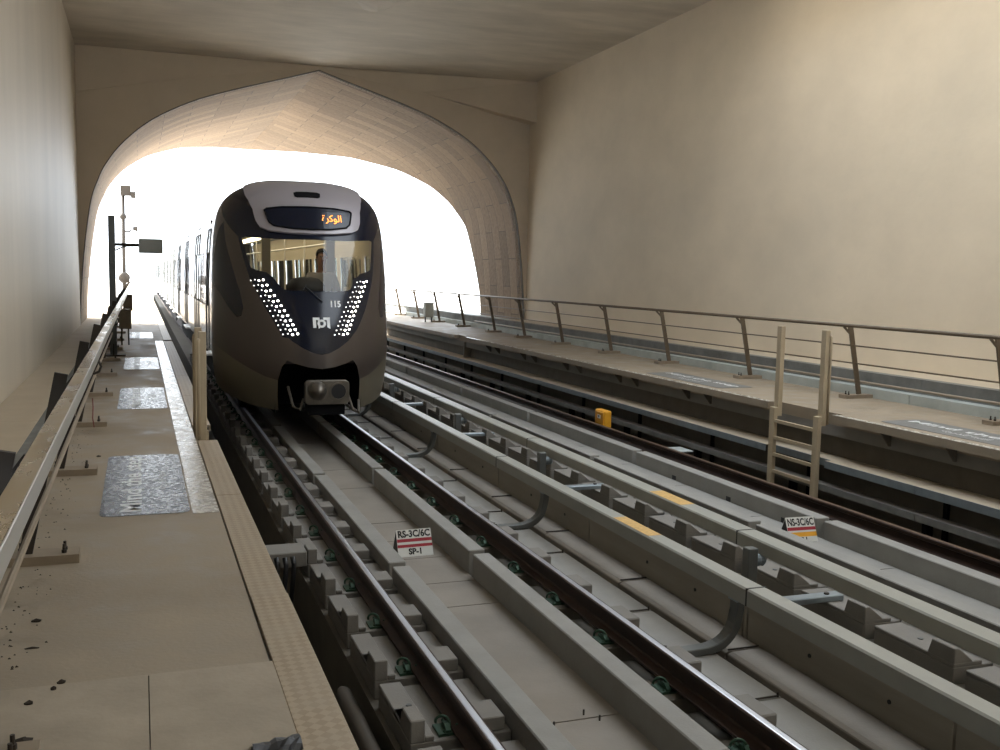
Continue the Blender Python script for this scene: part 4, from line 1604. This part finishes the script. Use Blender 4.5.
DEST = sym([(0.0, 3.335), (0.2, 3.325), (0.32, 3.30), (0.335, 3.275), (0.295, 3.09), (0.26, 3.04), (0.13, 3.0), (0.0, 2.99)])
dso = patch(DEST, 0.037, 0.006).build('destination_display', MT['t_mask'], TR, TB)
dso['label'] = 'black destination display'
# rim around the display
b = MB()
lp = dens(DEST, 0.04)
b.tube([surf(s, z, 0.046) for s, z in lp], 0.012, 6, closed=True)
b.build('display_frame', MT['t_under'], dso, TB)


def on_nose(vs_, fs_, dx, z0, off, kx=1.0):
    b = MB()
    o = []
    for x, y, *_z in vs_:
        z_ = z0 + y
        o.append(surf(sx_of(dx + x * kx, z_), z_, off))
    b.add(o, fs_)
    return b


tv, tf = text_mesh(AR_DEST, 0.145)
on_nose(tv, tf, 0.315, 3.165, 0.048).build('display_text', MT['orange'], dso, TB)['label'] = 'orange arabic LED text'
patch(sym([(0.0, 3.57), (0.09, 3.565), (0.115, 3.55), (0.105, 3.50), (0.085, 3.485), (0.0, 3.49)]), 0.036, 0.012).build('vent_slot', MT['t_under'], TR, TB)['label'] = 'dark vent slot above the display'  # vent slot on the hood, dark and unlit
tv, tf = text_mesh('115', 0.12, bold=0.004)
on_nose(tv, tf, 0.232, 1.93, 0.004, 0.95).build('number', MT['paintw'], TR, TB)['label'] = 'white fleet number 115'
# operator emblem: two stems joined by a round bowl
em_v, em_f = [], []


def em_poly(pl):
    o0 = len(em_v)
    em_v.extend(pl)
    em_f.append(tuple(range(o0, o0 + len(pl))))


def em_arc(cx, cy, r0, r1, a0, a1, n_=14):
    for i in range(n_):
        a, c = a0 + (a1 - a0) * i / n_, a0 + (a1 - a0) * (i + 1) / n_
        em_poly([(cx + r0 * math.cos(a), cy + r0 * math.sin(a)), (cx + r1 * math.cos(a), cy + r1 * math.sin(a)),
                 (cx + r1 * math.cos(c), cy + r1 * math.sin(c)), (cx + r0 * math.cos(c), cy + r0 * math.sin(c))])


em_poly([(-0.135, -0.085), (-0.085, -0.085), (-0.085, 0.085), (-0.135, 0.085)])
em_poly([(0.135, -0.10), (0.09, -0.075), (0.085, 0.085), (0.135, 0.085)])
em_poly([(-0.085, 0.045), (-0.03, 0.045), (-0.03, 0.085), (-0.085, 0.085)])
em_poly([(0.03, 0.045), (0.085, 0.045), (0.085, 0.085), (0.03, 0.085)])
em_arc(0.0, -0.015, 0.032, 0.068, math.radians(-120), math.radians(250))
em_poly([(-0.05, -0.10), (-0.018, -0.075), (-0.03, 0.06), (-0.062, 0.06)])
on_nose([(x * 0.9, y * 0.85) for x, y in em_v], em_f, 0.012, 1.672, 0.004).build('emblem', MT['paintw'], TR, TB)['label'] = 'white rounded m shaped emblem'

# headlights: slanted strips of LEDs
MAIN = [(0.375, 2.25), (0.29, 1.98), (0.22, 1.73), (0.168, 1.5)]
SEC = [(0.060, 2.26), (0.065, 1.5)]


def along(path, t_):
    n_ = len(path) - 1
    f_ = min(n_ - 1e-6, t_ * n_)
    i = int(f_)
    return (path[i][0] + (path[i + 1][0] - path[i][0]) * (f_ - i), path[i][1] + (path[i + 1][1] - path[i][1]) * (f_ - i))


def dot_row(sg, shift, r, nrow, cols, key, z_amp, parent, name):
    b = MB()
    for i in range(nrow):
        s0, z0 = along(MAIN, i / (nrow - 1))
        for c_ in range(cols):
            s_ = sg * s0 + shift + (c_ - (cols - 1) / 2) * 0.032
            z_ = z0 + (0.012 if c_ else 0)
            ce = surf(s_, z_, 0.006)
            p1 = surf(s_ + 0.004, z_, 0.006)
            p2 = surf(s_, z_ + 0.02, 0.006)
            u_ = (p1 - ce).normalized()
            v_ = (p2 - ce).normalized()
            n_ = u_.cross(v_)
            m_ = 10
            vs_ = [ce + (u_ * math.cos(2 * PI * k / m_) * r * 1.25 + v_ * math.sin(2 * PI * k / m_) * r) for k in range(m_)] + [ce + n_ * 0.008]
            b.add(vs_, [(k, (k + 1) % m_, m_) for k in range(m_)])
    return b.build(name, MT[key], parent, TB)


for sg in (-1, 1):
    strip = [(sg * 0.43 - (0.03 if sg < 0 else 0.01), 2.32), (sg * 0.33 + 0.0, 2.32), (sg * 0.25, 1.98), (sg * 0.135, 1.44), (sg * 0.20 - 0.0, 1.44), (sg * 0.33, 1.98)]
    if sg > 0:
        strip = [(0.44, 2.32), (0.28, 2.32), (0.205, 1.98), (0.10, 1.46), (0.20, 1.44), (0.33, 1.98)]
    else:
        strip = [(-0.46, 2.32), (-0.33, 2.32), (-0.25, 1.98), (-0.135, 1.44), (-0.25, 1.46), (-0.38, 1.98)]
    hd = patch(strip, 0.0005, 0.003).build('headlight', MT['t_mask'], TR, TB)
    hd['label'] = 'slanted headlight with bright white LEDs'
    dot_row(sg, 0.0, 0.0145, 12, 2, 'led', 0, hd, 'dot_row')
    dot_row(sg, -0.062, 0.009, 12, 2, 'dim_dot', 0, hd, 'dot_row')['label'] = 'smaller dim dots'  # smaller, dimmer copy of the row, shifted the same way on both sides

# windscreen wiper
b = MB()
b.tube([surf(0.02, 1.96, 0.02), surf(-0.03, 2.06, 0.03), surf(-0.085, 2.17, 0.02)], 0.009, 6)
b.tube([surf(-0.10, 2.12, 0.02), surf(-0.075, 2.2, 0.018)], 0.007, 6)
b.build('wiper', MT['rubber'], TR, TB)

# coupler bay and coupler
b = MB()
for (x0, x1) in ((-0.62, 0.62),):
    b.add([(C1 + x0, 14.5, 0.35), (C1 + x1, 14.5, 0.35), (C1 + x1, 14.5, 1.2), (C1 + x0, 14.5, 1.2), (C1 + x0, 15.6, 0.35), (C1 + x1, 15.6, 0.35), (C1 + x1, 15.6, 1.2), (C1 + x0, 15.6, 1.2)],
          [(4, 5, 6, 7), (0, 4, 7, 3), (1, 2, 6, 5), (3, 7, 6, 2)])
b.build('coupler_bay', MT['t_under'], TR, TB)
cp = MB()
prof = []
for cx, cz, a0 in ((0.25, 0.11, 0), (-0.25, 0.11, PI / 2), (-0.25, -0.11, PI), (0.25, -0.11, 1.5 * PI)):
    for k in range(5):
        a = a0 + k / 4 * PI / 2
        prof.append((C1 + 0.02 + cx + 0.06 * math.cos(a), 0.72 + cz + 0.06 * math.sin(a)))
cp.prism_y(prof, 13.86, 13.98)
cpo = cp.build('coupler_head', MT['t_coupler'], TR, TB, bevel=0.01)
MB().lathe([(0.135, 0.0), (0.125, -0.05), (0.09, -0.13), (0.05, -0.19), (0.012, -0.21)], (C1 - 0.12, 13.87, 0.75), 18, 'Y').build('coupling_cone', MT['t_coupler'], cpo, TB, smooth=True)
MB().lathe([(0.104, 0.0), (0.104, -0.012)], (C1 + 0.175, 13.862, 0.735), 20, 'Y').build('coupling_cup', MT['rubber'], cpo, TB)
MB().lathe([(0.105, 0.0), (0.105, -0.025), (0.125, -0.025), (0.125, 0.0)], (C1 + 0.175, 13.866, 0.735), 20, 'Y', False).build('cup_ring', MT['t_coupler'], cpo, TB)
MB().box(C1 - 0.24, C1 + 0.28, 13.92, 14.2, 0.40, 0.54).build('contact_box', MT['t_under'], cpo, TB, bevel=0.01)
MB().lathe([(0.11, 0.0), (0.11, 1.4)], (C1 + 0.02, 13.98, 0.72), 14, 'Y').build('coupler_bar', MT['t_under'], cpo, TB)
b = MB()
b.tube([(C1 - 0.45, 14.4, 0.75), (C1 - 0.42, 14.1, 0.5), (C1 - 0.34, 14.0, 0.47), (C1 - 0.28, 14.05, 0.62)], 0.02, 8)
b.tube([(C1 + 0.40, 14.3, 0.62), (C1 + 0.42, 14.05, 0.44), (C1 + 0.5, 14.05, 0.40), (C1 + 0.55, 14.3, 0.55)], 0.02, 8)
b.build('air_hose', MT['t_coupler'], TR, TB)
# ---- car bodies
SEC_Z = [1.05, 1.12, 1.2, 1.5, 1.80, 2.25, 2.68, 2.85, 3.05, 3.25, 3.45, 3.58, 3.68, 3.75, 3.79, 3.81]


def side_x(z, inset=0.0):
    return pchip(z, WF) - inset


def car(y0, y1, first):
    L_ = y1 - y0
    # door and window layout
    doors, wins = [], []
    if first:
        doors.append((y0 + 0.5, y0 + 1.15))
        fr = [0.22, 0.47, 0.72, 0.94]
    else:
        fr = [0.08, 0.34, 0.63, 0.90]
    for f_ in fr:
        doors.append((y0 + L_ * f_ - 0.7, y0 + L_ * f_ + 0.7))
    edges_ = sorted(doors)
    cur = y0 + 0.3
    for a, c_ in edges_ + [(y1 - 0.2, y1)]:
        if a - cur > 1.6:
            m_ = (a - cur)
            k_ = 2 if m_ > 2.4 else 1
            for q_ in range(k_):
                wins.append((cur + m_ * q_ / k_ + 0.2, cur + m_ * (q_ + 1) / k_ - 0.2))
        cur = c_
    zwin = (1.80, 2.68)
    zs = SEC_Z
    holes = [(a, c_) for a, c_ in wins] + [((a + c_) / 2 - 0.5, (a + c_) / 2 - 0.08) for a, c_ in doors if c_ - a > 1] + [((a + c_) / 2 + 0.08, (a + c_) / 2 + 0.5) for a, c_ in doors if c_ - a > 1] + \
            [(a + 0.12, c_ - 0.12) for a, c_ in doors if c_ - a <= 1]
    ycuts = sorted(set([y0, y1] + [v for h in holes for v in h]))
    for nm, inset, m in (('car_body', 0.0, MT['t_side']), ('interior_lining', 0.06, MT['t_in'])):
        b = MB()
        for sg in (-1, 1):
            for a, c_ in zip(ycuts[:-1], ycuts[1:]):
                hol = any(a >= h[0] - 1e-6 and c_ <= h[1] + 1e-6 for h in holes)
                for za, zb_ in zip(zs[:-1], zs[1:]):
                    if hol and za >= zwin[0] - 1e-6 and zb_ <= zwin[1] + 1e-6:
                        continue
                    if inset and zb_ > 3.3:
                        continue
                    xa, xb_ = side_x(za, inset), side_x(zb_, inset)
                    b.add([(C1 + sg * xa, a, za), (C1 + sg * xa, c_, za), (C1 + sg * xb_, c_, zb_), (C1 + sg * xb_, a, zb_)], [(0, 1, 2, 3)])
        o = b.build(nm, m, TR, TB)
        # weld seams so shading is continuous
        bm = bmesh.new()
        bm.from_mesh(o.data)
        bmesh.ops.remove_doubles(bm, verts=bm.verts, dist=1e-4)
        bmesh.ops.recalc_face_normals(bm, faces=bm.faces)
        bm.to_mesh(o.data)
        bm.free()
        for p_ in o.data.polygons:
            p_.use_smooth = True
    for sg in (-1, 1):
        for a, c_ in holes:
            x = C1 + sg * (side_x(2.2) - 0.012)
            x2 = C1 + sg * (side_x(2.68) - 0.012)
            b = MB()
            b.add([(x, a, 1.80), (x, c_, 1.80), (x2, c_, 2.68), (x2, a, 2.68), (x - sg * 0.02, a, 1.80), (x - sg * 0.02, c_, 1.80), (x2 - sg * 0.02, c_, 2.68), (x2 - sg * 0.02, a, 2.68)],
                  [(0, 1, 2, 3), (7, 6, 5, 4)])
            b.build('side_window', MT['winglass'], TR, TB)
        for a, c_ in doors:
            # door frame seams, proud of the body
            b = MB()
            for yy_ in ((a, (a + c_) / 2, c_) if c_ - a > 1 else (a, c_)):
                for za, zb_ in zip(SEC_Z[1:8], SEC_Z[2:9]):
                    b.bar((C1 + sg * (side_x(za) + 0.004), yy_, za), (C1 + sg * (side_x(zb_) + 0.004), yy_, zb_), 0.02, 0.025, (0, 1, 0))
            b.bar((C1 + sg * (side_x(3.05) + 0.004), a, 3.05), (C1 + sg * (side_x(3.05) + 0.004), c_, 3.05), 0.02, 0.025, (0, 0, 1))
            b.build('door_frame', MT['bracket'], TR, TB)
            b = MB().box(C1 + sg * 1.36 - 0.05, C1 + sg * 1.36 + 0.05, a, c_, 1.00, 1.03)
            b.build('door_step', MT['hand_b'], TR, TB)
            MB().lathe([(0.035, 0), (0.035, 0.02)], (C1 + sg * (side_x(3.2) - 0.004) - (0.0 if sg > 0 else 0.02), (a + c_) / 2, 3.17), 12, 'X').build('door_lamp', MT['t_under'], TR, TB)
    # floor, ceiling, roof plank, underframe, end walls
    MB().box(C1 - 1.28, C1 + 1.28, y0, y1, 1.02, 1.10).build('interior_floor', MT['t_floor'], TR, TB)
    MB().box(C1 - 1.12, C1 + 1.12, y0 + (0.1 if first else 0), y1, 3.28, 3.32).build('interior_ceiling', MT['t_ceil'], TR, TB)
    for dx in (-0.62, 0.62):
        MB().box(C1 + dx - 0.16, C1 + dx + 0.16, y0 + 1.2, y1 - 0.5, 3.25, 3.28).build('ceiling_lamp', MT['lamp_in'], TR, TB)
    MB().box(C1 - 1.25, C1 + 1.25, y0 + (0 if first else 0.2), y1 - 0.2, 0.62, 1.02).build('underframe', MT['t_under'], TR, TB)
    for bx in (y0 + 2.6, y1 - 2.6):
        b = MB()
        b.box(C1 - 1.12, C1 + 1.12, bx - 1.5, bx + 1.5, 0.35, 0.62)
        bo = b.build('bogie', MT['t_under'], TR, TB, bevel=0.03)
        for yw in (bx - 1.1, bx + 1.1):
            w_ = MB()
            for sg in (-1, 1):
                w_.lathe([(0.42, -0.06), (0.43, 0.04), (0.46, 0.05), (0.46, 0.07)] if sg < 0 else [(0.46, -0.07), (0.46, -0.05), (0.43, -0.04), (0.42, 0.06)], (C1 + sg * 0.752, yw, 0.4305), 28, 'X')
            w_.tube([(C1 - 0.75, yw, 0.43), (C1 + 0.75, yw, 0.43)], 0.08, 10)
            w_.build('wheelset', MT['rail'], bo, TB)


car(YE, 35.4, True)
car(36.0, 55.0, False)
car(55.6, 74.6, False)
for a, c_ in ((35.4, 36.0), (55.0, 55.6)):
    MB().box(C1 - 1.15, C1 + 1.15, a - 0.05, c_ + 0.05, 0.9, 3.5).build('gangway_bellows', MT['rubber'], TR, TB)
MB().box(C1 - 1.3, C1 + 1.3, 74.55, 74.65, 0.8, 3.4).build('end_wall', MT['t_brown'], TR, TB)
# cab: floor, console, divider posts, seat
MB().box(C1 - 0.9, C1 + 0.9, 15.0, YE, 1.02, 1.10).build('cab_floor', MT['t_floor'], TR, TB)
b = MB()
con = [(s, 15.05 + 0.45 * s * s) for s in (-1.0, -0.75, -0.5, -0.25, 0, 0.25, 0.5, 0.75, 1.0)]
pl = [(C1 + x, y) for x, y in con] + [(C1 + 0.95, 15.85), (C1 - 0.95, 15.85)]
b.prism_z(pl, 1.5, 2.06)
b.build('driving_console', MT['t_under'], TR, TB, bevel=0.02)
b = MB().lathe([(0.02, 0), (0.30, 0.02), (0.30, 0.14), (0.2, 0.24), (0.02, 0.27)], (C1 - 0.02, 15.55, 2.05), 20)
b.build('instrument_hood', MT['seat'], TR, TB, smooth=True)
MB().tube([(C1 - 0.36, 15.55, 2.06), (C1 - 0.40, 15.6, 2.35), (C1 - 0.36, 15.65, 2.42)], 0.018, 8).build('microphone', MT['seat'], TR, TB)
for dx in (-0.42, 0.66):
    MB().box(C1 + dx - 0.07, C1 + dx + 0.07, 17.2, 17.35, 1.1, 3.28).build('cab_pillar', MT['t_in'], TR, TB)
b = MB()
b.tube([(C1 - 0.8, 18.5, 2.9), (C1 - 0.8, 34, 2.9)], 0.02, 8)
b.tube([(C1 + 0.8, 18.5, 2.9), (C1 + 0.8, 34, 2.9)], 0.02, 8)
for yq in (18.5, 21, 24, 27, 30):
    for dx in (-0.8, 0.8):
        b.tube([(C1 + dx, yq, 1.1), (C1 + dx, yq, 3.28)], 0.018, 8)
b.build('grab_pole', MT['hand_b'], TR, TB)
b = MB()
for sg in (-1, 1):
    for a in (18.6, 23.2, 28):
        b.box(min(C1 + sg * 0.85, C1 + sg * 1.26), max(C1 + sg * 0.85, C1 + sg * 1.26), a, a + 2.6, 1.1, 1.55)
b.build('bench_seat', MT['seat'], TR, TB)
MB().box(C1 - 0.3, C1 + 0.5, 15.85, 16.0, 3.00, 3.02).build('cab_fill_lamp', MT['lamp_in'], TR, TB)  # added lamp that brightens the seated person
SX, SY = C1 + 0.38, 16.45
b = MB().box(SX - 0.24, SX + 0.24, SY - 0.25, SY + 0.25, 1.66, 1.76).box(SX - 0.22, SX + 0.22, SY + 0.22, SY + 0.32, 1.76, 2.15)
b.box(SX - 0.06, SX + 0.06, SY - 0.06, SY + 0.06, 1.10, 1.66)
b.build('cab_seat', MT['seat'], TR, TB, bevel=0.03, seg=2)

# ================================================================== PERSON AT THE FRONT WINDOW
def skin_mesh(name, joints, bones, m, parent, base, sub=2):
    me_ = bpy.data.meshes.new(name)
    names = list(joints)
    me_.from_pydata([tuple(Vector(joints[k][0]) - Vector(base)) for k in names], [(names.index(a), names.index(c_)) for a, c_ in bones], [])
    o = bpy.data.objects.new(name, me_)
    COL.objects.link(o)
    o.parent = parent
    md = o.modifiers.new('skin', 'SKIN')
    md.use_smooth_shade = True
    for i, k in enumerate(names):
        r = joints[k][1]
        o.data.skin_vertices[0].data[i].radius = (r, r) if not isinstance(r, tuple) else r
    o.data.skin_vertices[0].data[0].use_root = True
    sm = o.modifiers.new('sub', 'SUBSURF')
    sm.levels = sub
    sm.render_levels = sub
    me_.materials.append(m)
    return o


px, py, pz = SX, SY, 1.78
PB = (px, py, 1.10)
per = thing('person', 'person in a grey shirt seated behind the train windscreen', 'person', PB)
J = {'pelvis': ((px, py + 0.05, pz + 0.08), (0.15, 0.11)), 'belly': ((px, py + 0.07, pz + 0.26), (0.15, 0.11)), 'chest': ((px, py + 0.05, pz + 0.46), (0.165, 0.115)),
     'neck0': ((px, py + 0.04, pz + 0.60), 0.07), 'neck': ((px, py + 0.03, pz + 0.68), 0.055), 'head0': ((px, py + 0.01, pz + 0.76), 0.08), 'head': ((px, py, pz + 0.86), (0.082, 0.10)), 'crown': ((px, py + 0.01, pz + 0.94), 0.06)}
B = [('pelvis', 'belly'), ('belly', 'chest'), ('chest', 'neck0'), ('neck0', 'neck'), ('neck', 'head0'), ('head0', 'head'), ('head', 'crown')]
for sg, n_ in ((-1, 'l'), (1, 'r')):
    J['sh' + n_] = ((px + sg * 0.19, py + 0.04, pz + 0.54), 0.07)
    J['el' + n_] = ((px + sg * 0.27, py - 0.02, pz + 0.27), 0.048)
    J['wr' + n_] = ((px + sg * 0.16, py - 0.26, pz + 0.22), 0.03)
    J['pa' + n_] = ((px + sg * 0.14, py - 0.35, pz + 0.21), (0.04, 0.022))
    J['hp' + n_] = ((px + sg * 0.10, py - 0.05, pz + 0.07), 0.10)
    J['kn' + n_] = ((px + sg * 0.14, py - 0.42, pz + 0.06), 0.065)
    J['an' + n_] = ((px + sg * 0.14, py - 0.40, pz - 0.42), 0.042)
    J['to' + n_] = ((px + sg * 0.15, py - 0.56, pz - 0.465), 0.035)
    B += [('chest', 'sh' + n_), ('sh' + n_, 'el' + n_), ('el' + n_, 'wr' + n_), ('wr' + n_, 'pa' + n_), ('pelvis', 'hp' + n_), ('hp' + n_, 'kn' + n_), ('kn' + n_, 'an' + n_), ('an' + n_, 'to' + n_)]
    for k, (ang, ln) in enumerate(((-0.35, 0.065), (-0.1, 0.08), (0.1, 0.085), (0.3, 0.075), (0.9, 0.055))):
        f0 = (px + sg * (0.14 + (k - 1.5) * 0.017), py - 0.375, pz + 0.21)
        if k == 4:
            f0 = (px + sg * 0.115, py - 0.33, pz + 0.215)
        f1 = (f0[0] + sg * math.sin(ang) * ln * (0.5 if k < 4 else -0.7), f0[1] - math.cos(ang) * ln * 0.6, f0[2] + 0.004)
        f2_ = (f1[0], f1[1] - ln * 0.35, f1[2] - 0.025)
        J['f%d0%s' % (k, n_)], J['f%d1%s' % (k, n_)], J['f%d2%s' % (k, n_)] = (f0, 0.010), (f1, 0.0085), (f2_, 0.0075)
        B += [('pa' + n_, 'f%d0%s' % (k, n_)), ('f%d0%s' % (k, n_), 'f%d1%s' % (k, n_)), ('f%d1%s' % (k, n_), 'f%d2%s' % (k, n_))]
body = skin_mesh('body', J, B, MT['skin'], per, PB)
Js = {k: (J[k][0], tuple(v * 1.12 for v in J[k][1]) if isinstance(J[k][1], tuple) else J[k][1] * 1.2) for k in ('belly', 'chest', 'neck0', 'shl', 'shr', 'ell', 'elr', 'pelvis')}
for n_ in 'lr':
    a_, c_ = Vector(J['el' + n_][0]), Vector(J['wr' + n_][0])
    Js['cu' + n_] = (tuple(a_ * 0.25 + c_ * 0.75), 0.042)
skin_mesh('shirt', Js, [('pelvis', 'belly'), ('belly', 'chest'), ('chest', 'neck0'), ('chest', 'shl'), ('chest', 'shr'), ('shl', 'ell'), ('shr', 'elr'), ('ell', 'cul'), ('elr', 'cur')], MT['shirt'], per, PB)['label'] = 'grey long-sleeved shirt'
Jt = {k: (J[k][0], tuple(v * 1.1 for v in J[k][1]) if isinstance(J[k][1], tuple) else J[k][1] * 1.15) for k in ('pelvis', 'hpl', 'hpr', 'knl', 'knr', 'anl', 'anr')}
skin_mesh('trousers', Jt, [('pelvis', 'hpl'), ('pelvis', 'hpr'), ('hpl', 'knl'), ('hpr', 'knr'), ('knl', 'anl'), ('knr', 'anr')], MT['trousers'], per, PB)
hc = Vector((px, py + 0.02, pz + 0.89))
b = MB()
ns, nr = 16, 7
for j in range(nr + 1):
    ph = j / nr * PI * 0.56
    for i in range(ns):
        a = 2 * PI * i / ns
        front = max(0, -math.sin(a))
        ph2 = ph * (1 - 0.38 * front)
        b.v.append((hc[0] + 0.098 * math.sin(ph2) * math.cos(a), hc[1] + 0.112 * math.sin(ph2) * math.sin(a), hc[2] + 0.108 * math.cos(ph2)))
for j in range(nr):
    for i in range(ns):
        b.f.append((j * ns + i, j * ns + (i + 1) % ns, (j + 1) * ns + (i + 1) % ns, (j + 1) * ns + i))
b.build('hair', MT['hair'], per, PB, smooth=True)
b = MB()
for sg in (-1, 1):
    b.lathe([(0.002, -0.012), (0.012, 0.0), (0.002, 0.004)], (px + sg * 0.033, py - 0.09, pz + 0.862), 8, 'Y')
b.build('eyes', MT['black'], per, PB)
b = MB()
b.add([(px - 0.014, py - 0.088, pz + 0.825), (px + 0.014, py - 0.088, pz + 0.825), (px, py - 0.118, pz + 0.822), (px, py - 0.09, pz + 0.865)], [(0, 1, 2), (0, 2, 3), (1, 3, 2), (0, 3, 1)])
b.build('nose', MT['skin'], per, PB)
b = MB()
for sg in (-1, 1):
    b.lathe([(0.008, -0.012), (0.028, 0.0), (0.02, 0.012)], (px + sg * 0.083, py + 0.015, pz + 0.85), 10, 'X')
b.build('ears', MT['skin'], per, PB, smooth=True)
MB().box(px - 0.025, px + 0.025, py - 0.094, py - 0.085, pz + 0.785, pz + 0.795).build('mouth', MT['red'], per, PB)
